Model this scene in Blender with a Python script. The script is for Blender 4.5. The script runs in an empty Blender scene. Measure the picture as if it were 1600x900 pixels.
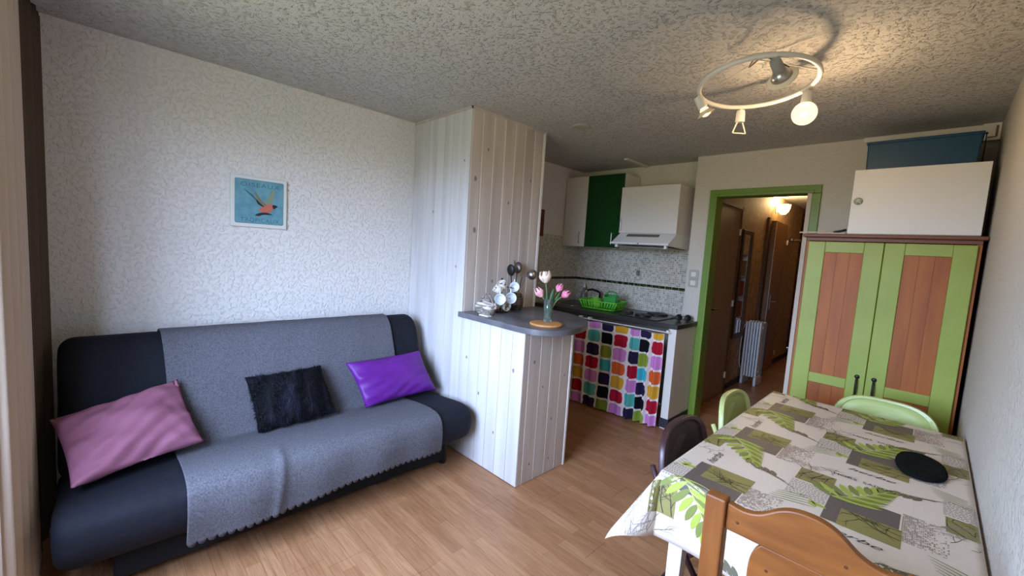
import bpy, bmesh, math, random
from mathutils import Vector, Matrix
from math import sin, cos, pi, sqrt
random.seed(7)
scene = bpy.context.scene
COL = scene.collection
# ---------------------------------------------------------------- camera
H = 2.46; W = 3.256
cam = bpy.data.cameras.new('camera'); camo = bpy.data.objects.new('camera', cam); COL.objects.link(camo)
_yaw, _pit, _rol = .7863, -.0917, .0639
_f = Vector((-sin(_yaw)*cos(_pit), cos(_yaw)*cos(_pit), sin(_pit))); _r = Vector((cos(_yaw), sin(_yaw), 0)); _u = _r.cross(_f)
_r2 = cos(_rol)*_r + sin(_rol)*_u; _u2 = -sin(_rol)*_r + cos(_rol)*_u
camo.matrix_world = Matrix(((_r2.x, _u2.x, -_f.x, 3.072), (_r2.y, _u2.y, -_f.y, 0), (_r2.z, _u2.z, -_f.z, 1.5), (0, 0, 0, 1)))
cam.sensor_width = 36; cam.lens = 656.05/1600*36; cam.clip_start = .01
scene.camera = camo
# ---------------------------------------------------------------- world and window light
wd = bpy.data.worlds.new('sky'); scene.world = wd; wd.use_nodes = True
bgn = wd.node_tree.nodes['Background']; bgn.inputs[1].default_value = 41
_tc = wd.node_tree.nodes.new('ShaderNodeTexCoord'); _sp = wd.node_tree.nodes.new('ShaderNodeSeparateXYZ'); _mr = wd.node_tree.nodes.new('ShaderNodeMapRange'); _mx = wd.node_tree.nodes.new('ShaderNodeMix'); _mx.data_type = 'RGBA'
wd.node_tree.links.new(_tc.outputs['Generated'], _sp.inputs[0]); wd.node_tree.links.new(_sp.outputs['Z'], _mr.inputs['Value']); _mr.inputs['From Min'].default_value = -.02; _mr.inputs['From Max'].default_value = .06
_mx.inputs[6].default_value = (.10, .11, .08, 1); _mx.inputs[7].default_value = (.50, .66, 1, 1)      # valley floor below the horizon, overcast sky above
wd.node_tree.links.new(_mr.outputs['Result'], _mx.inputs[0]); wd.node_tree.links.new(_mx.outputs[2], bgn.inputs[0])
WX0, WX1, WZ0, WZ1, WY = 1.0, 2.45, .80, 2.25, -.42
pl = bpy.data.lights.new('window_portal', 'AREA'); pl.shape = 'RECTANGLE'; pl.size = WX1-WX0; pl.size_y = WZ1-WZ0
pl.cycles.is_portal = True
po = bpy.data.objects.new('window_portal', pl); COL.objects.link(po)
po.location = ((WX0+WX1)/2, WY-.1, (WZ0+WZ1)/2); po.rotation_euler = (pi/2, 0, 0)
scene.view_settings.view_transform = 'Standard'; scene.view_settings.look = 'None'; scene.view_settings.gamma = 1
scene.view_settings.exposure = 0.0; scene.view_settings.use_curve_mapping = False
try:
    scene.cycles.use_denoising = True; scene.cycles.max_bounces = 8; scene.cycles.diffuse_bounces = 5
    scene.cycles.sample_clamp_indirect = 6
except Exception: pass

# ---------------------------------------------------------------- materials
def lin(c):
    return tuple(((v/255)/12.92 if v/255 <= .04045 else ((v/255+.055)/1.055)**2.4) for v in c)
MATS = {}
def mat(name, c, rough=.6, c2=None, nscale=8, stretch=(1, 1, 1), bump=0, bscale=60, bdist=.004, metal=0, spec=.4, sheen=0, emit=0,
        trans=0, voro=False, rnd=0, detail=6, ramp=(.35, .65)):
    if name in MATS: return MATS[name]
    m = bpy.data.materials.new(name); m.use_nodes = True; MATS[name] = m
    nt = m.node_tree; N = nt.nodes; L = nt.links; b = N['Principled BSDF']
    col = (*lin(c), 1)
    b.inputs['Base Color'].default_value = col; b.inputs['Roughness'].default_value = rough
    b.inputs['Metallic'].default_value = metal; b.inputs['Specular IOR Level'].default_value = spec
    if sheen: b.inputs['Sheen Weight'].default_value = sheen
    if trans: b.inputs['Transmission Weight'].default_value = trans
    if emit:
        b.inputs['Emission Color'].default_value = col; b.inputs['Emission Strength'].default_value = emit
    tc = N.new('ShaderNodeTexCoord'); mp = N.new('ShaderNodeMapping'); L.new(tc.outputs['Object'], mp.inputs['Vector'])
    mp.inputs['Scale'].default_value = stretch
    if rnd:
        oi = N.new('ShaderNodeObjectInfo'); sc = N.new('ShaderNodeVectorMath'); sc.operation = 'SCALE'
        sc.inputs[0].default_value = (7, 13, 11); L.new(oi.outputs['Random'], sc.inputs['Scale'])
        L.new(sc.outputs['Vector'], mp.inputs['Location'])
    if c2:
        n = N.new('ShaderNodeTexNoise'); n.inputs['Scale'].default_value = nscale; n.inputs['Detail'].default_value = detail
        L.new(mp.outputs['Vector'], n.inputs['Vector'])
        r = N.new('ShaderNodeValToRGB'); r.color_ramp.elements[0].position = ramp[0]; r.color_ramp.elements[1].position = ramp[1]
        r.color_ramp.elements[0].color = col; r.color_ramp.elements[1].color = (*lin(c2), 1)
        L.new(n.outputs['Fac'], r.inputs['Fac'])
        out = r.outputs['Color']
        if rnd:
            hs = N.new('ShaderNodeHueSaturation'); mr = N.new('ShaderNodeMapRange')
            mr.inputs['To Min'].default_value = 1-rnd; mr.inputs['To Max'].default_value = 1+rnd
            L.new(oi.outputs['Random'], mr.inputs['Value']); L.new(mr.outputs['Result'], hs.inputs['Value'])
            L.new(out, hs.inputs['Color']); out = hs.outputs['Color']
        L.new(out, b.inputs['Base Color'])
    if bump:
        n2 = N.new('ShaderNodeTexVoronoi' if voro else 'ShaderNodeTexNoise'); n2.inputs['Scale'].default_value = bscale
        if voro: n2.feature = 'SMOOTH_F1'
        else: n2.inputs['Detail'].default_value = 4
        L.new(tc.outputs['Object'], n2.inputs['Vector'])
        bp = N.new('ShaderNodeBump'); bp.inputs['Strength'].default_value = bump; bp.inputs['Distance'].default_value = bdist
        if voro: bp.invert = True
        L.new(n2.outputs['Distance' if voro else 'Fac'], bp.inputs['Height']); L.new(bp.outputs['Normal'], b.inputs['Normal'])
    return m

def plaster(name, c, s1, s2, strength, dist, th=(.48, .68), distort=.6):
    m = mat(name, c, .85, spec=.2); nt = m.node_tree; N = nt.nodes; L = nt.links; b = N['Principled BSDF']
    tc = N.new('ShaderNodeTexCoord')
    v = N.new('ShaderNodeTexNoise'); v.inputs['Scale'].default_value = s1; v.inputs['Detail'].default_value = 3; v.inputs['Roughness'].default_value = .55
    v.inputs['Distortion'].default_value = distort
    n = N.new('ShaderNodeTexNoise'); n.inputs['Scale'].default_value = s2; n.inputs['Detail'].default_value = 2
    for q in (v, n): L.new(tc.outputs['Object'], q.inputs['Vector'])
    mx = N.new('ShaderNodeMix'); mx.inputs[0].default_value = .35
    mr = N.new('ShaderNodeMapRange'); mr.inputs['From Min'].default_value = th[0]; mr.inputs['From Max'].default_value = th[1]
    mr.interpolation_type = 'SMOOTHSTEP'
    L.new(v.outputs['Fac'], mr.inputs['Value']); L.new(mr.outputs['Result'], mx.inputs[2]); L.new(n.outputs['Fac'], mx.inputs[3])
    bp = N.new('ShaderNodeBump'); bp.inputs['Strength'].default_value = strength; bp.inputs['Distance'].default_value = dist
    L.new(mx.outputs[0], bp.inputs['Height']); L.new(bp.outputs['Normal'], b.inputs['Normal'])
    return m

def floor_mat():
    m = mat('oak_laminate', (186, 140, 98), .38, spec=.4); nt = m.node_tree; N = nt.nodes; L = nt.links; b = N['Principled BSDF']
    tc = N.new('ShaderNodeTexCoord')
    br = N.new('ShaderNodeTexBrick'); br.offset = .43; br.offset_frequency = 2; br.squash = 1
    br.inputs['Scale'].default_value = 1; br.inputs['Brick Width'].default_value = .52; br.inputs['Row Height'].default_value = .064
    br.inputs['Mortar Size'].default_value = .0009; br.inputs['Mortar Smooth'].default_value = .2; br.inputs['Bias'].default_value = 0
    br.inputs['Color1'].default_value = (*lin((178, 133, 97)), 1); br.inputs['Color2'].default_value = (*lin((158, 113, 79)), 1)
    br.inputs['Mortar'].default_value = (*lin((140, 95, 60)), 1)
    L.new(tc.outputs['Object'], br.inputs['Vector'])
    mp = N.new('ShaderNodeMapping'); mp.inputs['Scale'].default_value = (1.6, 22, 1); L.new(tc.outputs['Object'], mp.inputs['Vector'])
    n = N.new('ShaderNodeTexNoise'); n.inputs['Scale'].default_value = 3.2; n.inputs['Detail'].default_value = 7; n.inputs['Distortion'].default_value = 1.2
    L.new(mp.outputs['Vector'], n.inputs['Vector'])
    r = N.new('ShaderNodeValToRGB'); r.color_ramp.elements[0].position = .36; r.color_ramp.elements[1].position = .62
    r.color_ramp.elements[0].color = (.74, .68, .62, 1); r.color_ramp.elements[1].color = (1.04, 1.03, 1.0, 1)
    L.new(n.outputs['Fac'], r.inputs['Fac'])
    mx = N.new('ShaderNodeMix'); mx.data_type = 'RGBA'; mx.blend_type = 'MULTIPLY'; mx.inputs[0].default_value = .8
    L.new(br.outputs['Color'], mx.inputs[6]); L.new(r.outputs['Color'], mx.inputs[7]); L.new(mx.outputs[2], b.inputs['Base Color'])
    return m

def tile_mat():
    m = mat('mosaic_tile', (190, 185, 170), .3, spec=.5); nt = m.node_tree; N = nt.nodes; L = nt.links; b = N['Principled BSDF']
    tc = N.new('ShaderNodeTexCoord'); sp = N.new('ShaderNodeSeparateXYZ'); L.new(tc.outputs['Object'], sp.inputs[0])
    ad = N.new('ShaderNodeMath'); ad.operation = 'ADD'; L.new(sp.outputs['X'], ad.inputs[0]); L.new(sp.outputs['Y'], ad.inputs[1])
    cb = N.new('ShaderNodeCombineXYZ'); L.new(ad.outputs[0], cb.inputs[0]); L.new(sp.outputs['Z'], cb.inputs[1])
    br = N.new('ShaderNodeTexBrick'); br.offset = 0; br.inputs['Scale'].default_value = 1
    br.inputs['Brick Width'].default_value = .0215; br.inputs['Row Height'].default_value = .0215; br.inputs['Mortar Size'].default_value = .0022
    br.inputs['Color1'].default_value = (*lin((202, 195, 178)), 1); br.inputs['Color2'].default_value = (*lin((128, 118, 98)), 1)
    br.inputs['Mortar'].default_value = (*lin((206, 202, 190)), 1); br.inputs['Bias'].default_value = -.15
    L.new(cb.outputs[0], br.inputs['Vector']); L.new(br.outputs['Color'], b.inputs['Base Color'])
    return m

# ---------------------------------------------------------------- mesh builder
def wmat(o):
    if o is None: return Matrix.Identity(4)
    return wmat(o.parent) @ o.matrix_parent_inverse @ o.matrix_basis if o.parent else o.matrix_basis.copy()
class MB:
    def __init__(s): s.v = []; s.f = []
    def add(s, vs, fs):
        n = len(s.v); s.v += [tuple(p) for p in vs]; s.f += [tuple(i+n for i in f) for f in fs]; return s
    def box(s, a, b, M=None):
        x0, y0, z0 = a; x1, y1, z1 = b
        vs = [(x0, y0, z0), (x1, y0, z0), (x1, y1, z0), (x0, y1, z0), (x0, y0, z1), (x1, y0, z1), (x1, y1, z1), (x0, y1, z1)]
        if M: vs = [M @ Vector(p) for p in vs]
        return s.add(vs, [(0, 3, 2, 1), (4, 5, 6, 7), (0, 1, 5, 4), (1, 2, 6, 5), (2, 3, 7, 6), (3, 0, 4, 7)])
    def tube(s, pts, r, n=8, close=False, cap=True):
        pts = [Vector(p) for p in pts]; k = len(pts); vs = []; fs = []; ref = None
        for i, p in enumerate(pts):
            a = pts[(i-1) % k] if (close or i) else p; c = pts[(i+1) % k] if (close or i < k-1) else p
            t = (c-a)
            t = t.normalized() if t.length > 1e-9 else Vector((0, 0, 1))
            if ref is None: ref = Vector((0, 0, 1)) if abs(t.z) < .9 else Vector((1, 0, 0))
            u = t.cross(ref)
            if u.length < 1e-6: u = t.orthogonal()
            u.normalize(); w = t.cross(u).normalized(); ref = u.cross(t)
            rr = r[i] if isinstance(r, (list, tuple)) else r
            vs += [p+rr*(cos(2*pi*j/n)*u+sin(2*pi*j/n)*w) for j in range(n)]
        m = k if close else k-1
        for i in range(m):
            for j in range(n):
                a = i*n+j; b = i*n+(j+1) % n; c = ((i+1) % k)*n+(j+1) % n; d = ((i+1) % k)*n+j
                fs.append((a, d, c, b))
        if cap and not close: fs += [tuple(range(n)), tuple(reversed(range((k-1)*n, k*n)))]
        return s.add(vs, fs)
    def lathe(s, prof, c=(0, 0, 0), n=20, M=None):
        vs = []; fs = []
        for (r, z) in prof:
            for j in range(n): vs.append(Vector((r*cos(2*pi*j/n), r*sin(2*pi*j/n), z)))
        for i in range(len(prof)-1):
            for j in range(n): fs.append((i*n+j, i*n+(j+1) % n, (i+1)*n+(j+1) % n, (i+1)*n+j))
        if prof[0][0] > 1e-5: fs.append(tuple(reversed(range(n))))
        if prof[-1][0] > 1e-5: fs.append(tuple(range((len(prof)-1)*n, len(prof)*n)))
        if M: vs = [M @ p for p in vs]
        return s.add([p+Vector(c) for p in vs], fs)
    def prism(s, poly, fn, t0, t1):
        n = len(poly); vs = [fn(a, b, t0) for a, b in poly]+[fn(a, b, t1) for a, b in poly]
        return s.add(vs, [tuple(reversed(range(n))), tuple(range(n, 2*n))]+[(i, (i+1) % n, n+(i+1) % n, n+i) for i in range(n)])
    def grid(s, fn, nu, nv):
        vs = [fn(i/nu, j/nv) for j in range(nv+1) for i in range(nu+1)]
        fs = [(j*(nu+1)+i, j*(nu+1)+i+1, (j+1)*(nu+1)+i+1, (j+1)*(nu+1)+i) for j in range(nv) for i in range(nu)]
        return s.add(vs, fs)
    def sphere(s, c, r, n=16, m=10, sc=(1, 1, 1), M=None):
        return s.lathe2([(r*sin(pi*i/m), -r*cos(pi*i/m)) for i in range(m+1)], c, n, sc, M)
    def lathe2(s, prof, c, n, sc, M):
        t = MB(); t.lathe([(max(a, 1e-4), z) for a, z in prof], (0, 0, 0), n)
        vs = [Vector((p[0]*sc[0], p[1]*sc[1], p[2]*sc[2])) for p in t.v]
        if M: vs = [M @ p for p in vs]
        return s.add([p+Vector(c) for p in vs], t.f)
    def build(s, name, m, parent=None, smooth=False, bevel=0, solid=0, angle=None):
        me = bpy.data.meshes.new(name); me.from_pydata(s.v, [], s.f); me.update()
        bm = bmesh.new(); bm.from_mesh(me); bmesh.ops.recalc_face_normals(bm, faces=bm.faces); bm.to_mesh(me); bm.free()
        if smooth: me.polygons.foreach_set('use_smooth', [True]*len(me.polygons))
        o = bpy.data.objects.new(name, me); COL.objects.link(o)
        if m: me.materials.append(m)
        if parent: o.parent = parent; o.matrix_parent_inverse = wmat(parent).inverted()
        if bevel:
            b = o.modifiers.new('bevel', 'BEVEL'); b.width = bevel; b.segments = 2; b.limit_method = 'ANGLE'
        if solid:
            b = o.modifiers.new('solid', 'SOLIDIFY'); b.thickness = solid; b.offset = -1
        if smooth and angle:
            me.set_sharp_from_angle(angle=angle)
        return o
def bx(name, a, b, m, parent=None, bevel=0): return MB().box(a, b).build(name, m, parent, bevel=bevel)
def tag(o, label, cat, group=None):
    o['label'] = label; o['category'] = cat
    if group: o['group'] = group
    return o
def thing(name, label, cat, loc=(0, 0, 0), group=None):
    o = bpy.data.objects.new(name, None); COL.objects.link(o); o.location = loc; o.empty_display_size = .05
    return tag(o, label, cat, group)
def struct(o): o['kind'] = 'structure'; return o
def copy_tree(o, parent=None):
    c = o.copy(); COL.objects.link(c); c.parent = parent
    for ch in list(o.children): copy_tree(ch, c)
    return c
def spline(pts, n=8):
    out = []; P = [Vector(p) for p in pts]; k = len(P)
    for i in range(k-1):
        a = P[max(i-1, 0)]; b = P[i]; c = P[i+1]; d = P[min(i+2, k-1)]
        for j in range(n):
            t = j/n
            out.append(.5*((2*b)+(c-a)*t+(2*a-5*b+4*c-d)*t*t+(-a+3*b-3*c+d)*t**3))
    out.append(P[-1]); return out

# ---------------------------------------------------------------- palette
M_wall = plaster('white_crepi', (228, 223, 218), 50, 150, .75, .008)
M_wallr = plaster('beige_crepi', (200, 192, 178), 60, 170, .7, .007)
M_ceil = plaster('popcorn_plaster', (200, 196, 190), 58, 150, 1, .016, (.5, .72), .1)
M_smooth = mat('cream_paint', (214, 205, 188), .8, spec=.2)
M_hall = mat('hall_paper', (176, 150, 120), .75, (150, 122, 92), 14, bump=.3, bscale=40, spec=.2)
M_floor = floor_mat()
M_wood_w = mat('whitewashed_pine', (208, 204, 202), .6, (184, 178, 175), 1.6, (7, 7, .5), rnd=.03, ramp=(.40, .8), detail=3, spec=.25)
M_groove = mat('white_groove', (236, 230, 224), .7)
M_green = mat('green_gloss', (110, 138, 50), .4)
M_lime = mat('lime_paint', (152, 166, 72), .45, (144, 158, 64), 5)
M_pinewood = mat('stained_pine', (164, 92, 26), .5, (144, 74, 18), 2.5, (5, 5, .7), rnd=.06, detail=3)
M_white = mat('white_laminate', (222, 216, 206), .4)
M_whitep = mat('white_paint', (232, 230, 226), .45)
M_dgreen = mat('bottle_green_gloss', (12, 62, 22), .25)
M_metal = mat('brushed_steel', (190, 188, 184), .3, metal=1)
M_dkmetal = mat('black_iron', (28, 26, 26), .45)
M_black = mat('black_plastic', (22, 22, 23), .45)
M_dark = mat('dark_skirting', (42, 42, 48), .6)
# ---------------------------------------------------------------- the room shell
fl = struct(bx('floor', (-.1, -.52, -.05), (W+.1, 9.3, -.013), mat('subfloor', (60, 45, 35), .8)))
def planks(y0, y1, x0, x1, seed):
    rng = random.Random(seed); y = y0; row = 0
    while y < y1-.01:
        ye = min(y+.192, y1); x = x0-rng.random()*1.2
        while x < x1:
            a = max(x, x0); b = min(x+1.285, x1)
            if b-a > .02: MB().box((a+.0006, y+.0006, -.013), (b-.0006, ye-.0006, 0)).build('plank', M_floor, fl)
            x += 1.285
        y = ye; row += 1
planks(-.42, 4.1, 0, W, 3); planks(4.1, 9.2, 1.44, 2.75, 4)
struct(bx('ceiling', (-.1, -.52, H), (W+.1, 9.3, H+.1), M_ceil))
struct(bx('wall_left', (-.12, -.52, 0), (0, 4.28, H), M_wall))
struct(bx('wall_right', (W, -.52, 0), (W+.12, 4.1, H), M_wallr))
wk = struct(bx('wall_kitchen', (0, 4.16, 0), (1.33, 4.28, H), M_smooth))
wdo = MB(); wdo.box((1.408, 3.988, 0), (1.556+.04, 4.1, H)); wdo.box((1.596, 3.988, 2.1), (2.345, 4.1, H)); wdo.box((2.345, 3.988, 0), (W, 4.1, H))
wdo.box((1.33, 4.16, 0), (1.4395, 4.28, H)); wdo.box((1.408, 4.1, 0), (1.4395, 4.16, H))
struct(wdo.build('wall_door', plaster('door_wall_crepi', (208, 200, 186), 30, 110, .45, .005)))
# window wall with its opening, out of view behind the camera
ww = MB(); y0, y1 = WY-.1, WY
ww.box((0, y0, 0), (WX0, y1, H)); ww.box((WX1, y0, 0), (W, y1, H)); ww.box((WX0, y0, WZ1), (WX1, y1, H)); ww.box((WX0, y0, 0), (WX1, y1, WZ0))
struct(ww.build('wall_window', M_wall))
wf = MB(); t = .05
wf.box((WX0, y0+.02, WZ0), (WX0+t, y1-.02, WZ1)); wf.box((WX1-t, y0+.02, WZ0), (WX1, y1-.02, WZ1)); wf.box((WX0, y0+.02, WZ1-t), (WX1, y1-.02, WZ1))
wf.box((WX0, y0+.02, WZ0), (WX1, y1-.02, WZ0+t)); wf.box(((WX0+WX1)/2-.04, y0+.02, WZ0), ((WX0+WX1)/2+.04, y1-.02, WZ1))
struct(wf.build('window_1', M_whitep))
# hall shell
struct(bx('wall_hall_left', (1.34, 4.28, 0), (1.44, 8.2, H), M_hall)); struct(bx('wall_hall_right', (2.75, 4.1, 0), (2.85, 9.3, H), M_hall))
struct(bx('wall_hall_end', (.9, 9.2, 0), (2.75, 9.3, H), M_hall)); struct(bx('wall_hall_nook', (.9, 8.1, 0), (1.34, 8.2, H), M_hall)); struct(bx('wall_hall_side', (.8, 8.1, 0), (.9, 9.3, H), M_hall))
struct(bx('baseboard_hall', (1.44, 5.2, 0), (1.452, 8.2, .07), M_dark))
# door frame (green)
df = MB(); yf = 3.968
for (xa, xb) in ((1.556, 1.622), (2.318, 2.386)): df.box((xa, yf, 0), (xb, 3.987, 2.0825))
df.box((1.556, yf, 2.083), (2.386, 3.987, 2.146))
fr = struct(df.build('trim_1', M_green, bevel=.004))
bd = MB()
for (xa, xb, za, zb) in ((1.598, 1.622, 0, 2.0825), (1.598, 2.342, 2.083, 2.107)): bd.box((xa, yf-.009, za), (xb, yf, zb))
bd.build('casing_bead', M_green, fr, bevel=.003)
bx('bare_bead', (2.300, yf-.009, 0), (2.330, yf, 2.0825), mat('bare_jamb', (205, 190, 172), .6), fr, bevel=.002)
jb = MB(); jb.box((1.5965, 3.9875, 0), (1.622, 4.11, 2.0825)); jb.box((1.5965, 3.9875, 2.083), (2.3445, 4.11, 2.0995)); jb.build('jamb', M_green, fr)
bx('jamb', (2.318, 3.9875, 0), (2.3445, 4.11, 2.0825), mat('bare_jamb', (205, 190, 172), .6), fr)
# ceiling details
tag(MB().lathe([(.001, 0), (.058, 0), (.066, .004), (.066, .012), (.001, .012)], (1.065, 2.631, H-.012), 24).build('blanking_disc', mat('cap_grey', (176, 168, 156), .6), smooth=False),
    'flat round blanking cap on the ceiling near the plank pillar', 'cap')
tag(bx('cable_duct', (.79, 3.72, H-.014), (.83, 4.16, H), M_smooth, bevel=.003), 'thin white cable duct on the ceiling above the kitchen cabinets', 'cable duct')
# ---------------------------------------------------------------- plank pillar and bar wall
PY0, PY1, PX, BX, BY1, BH = 1.857, 2.606, .72, 1.352, 2.332, 1.0
core = MB(); core.box((0, PY0+.012, 0), (PX-.0035, PY1, H)); core.box((PX-.02, PY0+.012, 0), (BX-.0035, BY1, BH-.005))
pt = struct(core.build('wall_partition', M_groove))
def boards_y(x0, x1, n, z0, z1, first=None):
    w = (x1-x0)/n
    for i in range(n):
        b = MB().box((x0+i*w+.0012, PY0, z0), (x0+(i+1)*w-.0012, PY0+.013, z1)).build('plank', M_wood_w, pt, bevel=.0022)
def boards_x(xf, edges, z0, z1):
    for a, b in zip(edges[:-1], edges[1:]):
        MB().box((xf-.013, a+.0035, z0), (xf, b-.0035, z1)).build('plank', M_wood_x, pt, bevel=.003)
M_wood_x = mat('greyed_pine', (204, 192, 182), .6, (180, 164, 153), 1.8, (7, 7, .5), rnd=.05, ramp=(.38, .75), detail=4, spec=.25)
boards_y(.003, PX, 7, .004, H-.012); boards_y(PX, BX, 6, .004, BH-.002)
boards_x(PX, [PY0+.012, PY0+.105, PY0+.213, PY0+.321, PY0+.429, PY0+.537, PY0+.645, PY1], BH+.03, H-.012)
boards_x(BX, [PY0+.0, PY0+.05, PY0+.157, PY0+.264, PY0+.371, BY1], .004, BH-.002)
tr = MB(); tr.box((0, PY0-.008, H-.016), (PX+.008, PY0, H)); tr.box((PX, PY0-.008, H-.016), (PX+.008, PY1, H))
tr.build('cornice_strip', M_wood_x, pt)
bx('corner_strip', (PX-.012, PY1-.001, .0), (PX+.004, PY1+.02, H-.001), M_groove, pt); bx('corner_strip', (BX-.012, BY1-.001, 0), (BX+.004, BY1+.016, BH-.002), M_groove, pt)
_kn = mat('pine_knot_grey', (120, 104, 94), .7, (150, 136, 126), 60)
for (yy, zz, r) in ((1.93, 1.62, .014), (1.915, 1.98, .012), (2.02, 2.2, .008), (2.13, 1.25, .009), (2.25, 1.85, .008), (2.36, 1.4, .010), (2.48, 2.05, .008), (2.55, 1.3, .009)):
    MB().lathe([(.001, .0007), (r*.8, .0006), (r, 0)], (0, 0, 0), 12, Matrix.Translation((PX, yy, zz)) @ Matrix.Rotation(pi/2, 4, 'Y') @ Matrix.Diagonal((1.5, 1, 1, 1))).build('knot', _kn, pt)
for (yy, zz, r) in ((1.96, .80, .009), (1.975, .12, .007), (2.06, .62, .006), (2.17, .38, .007), (2.28, .66, .006), (2.17, .10, .006)):
    MB().lathe([(.001, .0007), (r*.8, .0006), (r, 0)], (0, 0, 0), 12, Matrix.Translation((BX, yy, zz)) @ Matrix.Rotation(pi/2, 4, 'Y') @ Matrix.Diagonal((1.4, 1, 1, 1))).build('knot', _kn, pt)
for (xx, zz, r) in ((.66, 2.1, .006), (.30, 1.75, .008), (.62, 1.35, .007), (1.27, .74, .010), (.95, .5, .008), (1.12, .28, .007), (.80, .72, .008)):
    MB().lathe([(.001, .0007), (r*.8, .0006), (r, 0)], (0, 0, 0), 12, Matrix.Translation((xx, PY0, zz)) @ Matrix.Rotation(pi/2, 4, 'X') @ Matrix.Diagonal((1, 1.5, 1, 1))).build('knot', _kn, pt)
# bar counter
ctl = spline([(.706, 1.832, 0), (1.05, 1.828, 0), (1.345, 1.824, 0), (1.465, 1.858, 0), (1.53, 1.955, 0), (1.542, 2.09, 0), (1.5, 2.27, 0), (1.405, 2.43, 0), (1.25, 2.55, 0), (1.05, 2.61, 0)], 6)
poly = [(p.x, p.y) for p in ctl]+[(.722, 2.62), (.722, 1.857), (.706, 1.857)]
bar = MB().prism(poly, lambda a, b, t: (a, b, t), .9985, 1.035).build('bar_counter', mat('slate_laminate', (112, 111, 115), .36, (84, 82, 85), 7, spec=.5), bevel=.003)
tag(bar, 'grey slate-look bar counter with a rounded end beside the plank pillar', 'counter')
# ---------------------------------------------------------------- kitchen
KZ = .94
tl = struct(bx('wall_tiles', (.0, 4.148, KZ), (1.408, 4.16, 1.70), tile_mat())); bx('tile_panel', (.0, 3.45, KZ), (.012, 4.148, 1.69), tile_mat(), tl)
M_str = mat('dark_glass_tile', (22, 26, 16), .2, (66, 74, 30), 30, ramp=(.45, .6))
x = .02; i = 0
while x < 1.37:
    bx('border_tile', (x, 4.142, 1.195), (x+.066, 4.149, 1.222), M_str, tl, bevel=.002); x += .07
y = 3.46
while y < 4.1:
    bx('border_tile', (.011, y, 1.195), (.018, y+.066, 1.222), M_str, tl, bevel=.002); y += .07
# worktop
wt = thing('kitchen_worktop', 'black speckled kitchen worktop with sink and hob above the patchwork curtain', 'worktop', (.8, 3.8, .9))
M_wt = mat('black_worktop', (34, 33, 34), .3, (58, 55, 52), 160, spec=.5)
MB().prism([(0.014, 3.40), (.42, 3.43), (1.565, 3.54), (1.565, 3.984), (1.404, 3.984), (1.404, 4.14), (.014, 4.14)], lambda a, b, t: (a, b, t), KZ-.04, KZ).build('slab', M_wt, wt, bevel=.004)
sk = MB().lathe([(.16, 0), (.175, .004), (.185, .003), (.185, 0)], (.28, 3.78, KZ), 28).build('sink_rim', M_metal, wt, smooth=True)
MB().lathe([(.001, .001), (.15, .0015), (.16, .003)], (.28, 3.78, KZ), 28).build('sink_bowl', mat('sink_dark', (60, 60, 62), .3, metal=.8), wt)
tp = MB().tube(spline([(.42, 4.06, KZ), (.42, 4.06, KZ+.1), (.44, 4.02, KZ+.14), (.40, 3.94, KZ+.17), (.36, 3.88, KZ+.16)], 5), .012, 10).build('tap', M_black, wt, smooth=True)
MB().lathe([(.001, 0), (.014, 0), (.014, .02), (.001, .02)], (.357, 3.876, KZ+.142), 12).build('spout_tip', M_metal, tp)
MB().lathe([(.001, 0), (.024, 0), (.02, .035), (.001, .04)], (.46, 4.05, KZ), 14).build('tap_base', M_black, tp, smooth=True)
hb = thing('hob', 'black two-plate electric hob set into the kitchen worktop', 'hob', (1.2, 3.8, KZ))
bx('hob_plate', (.98, 3.56, KZ), (1.36, 4.06, KZ+.009), mat('hob_enamel', (40, 38, 36), .3, spec=.5), hb, bevel=.003)
for (cx, cy, r) in ((1.19, 3.92, .098), (1.16, 3.69, .075)):
    MB().lathe([(.001, .012), (r*.25, .012), (r*.27, .017), (r*.95, .017), (r, .012), (r, 0)], (cx, cy, KZ+.009), 28).build('hotplate', mat('cast_iron', (26, 24, 23), .5), hb, smooth=True, angle=.6)
for k in range(2): MB().lathe([(.018, 0), (.018, .018), (.013, .024), (.001, .024)], (1.02, 3.64+.08*k, KZ+.009), 14).build('knob', M_black, hb, smooth=True, angle=.6)
# sunglasses lying at the worktop end
sg = thing('sunglasses', 'black round sunglasses lying at the right end of the worktop', 'sunglasses', (1.47, 3.86, KZ))
for (xx, yy) in ((1.445, 3.83), (1.505, 3.885)):
    Ml = Matrix.Translation((xx, yy, KZ+.031)) @ Matrix.Rotation(.75, 4, 'Z') @ Matrix.Rotation(pi/2-.25, 4, 'X')
    MB().lathe([(.001, -.003), (.026, -.003), (.031, 0), (.026, .004), (.001, .006)], (0, 0, 0), 20, Ml).build('lens', M_black, sg, smooth=True)
MB().tube([(1.465, 3.848, KZ+.04), (1.475, 3.857, KZ+.045), (1.486, 3.868, KZ+.04)], .003, 6).build('bridge', M_dkmetal, sg)
for (a, b, c) in (((1.42, 3.81, KZ+.035), (1.37, 3.86, KZ+.02), (1.34, 3.90, KZ+.003)), ((1.53, 3.905, KZ+.035), (1.48, 3.95, KZ+.02), (1.45, 3.975, KZ+.003))):
    MB().tube(spline([a, b, c], 5), .0025, 6).build('temple', M_dkmetal, sg)
# end panel with plinth
ep = thing('counter_end_panel', 'white end panel closing the kitchen counter beside the green door frame', 'panel', (1.52, 3.77, 0))
bx('panel', (1.485, 3.554, .0), (1.553, 3.984, KZ-.0405), M_white, ep, bevel=.002)
bx('plinth', (1.48, 3.546, .012), (1.5605, 3.984, .095), M_dark, ep)
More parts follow.
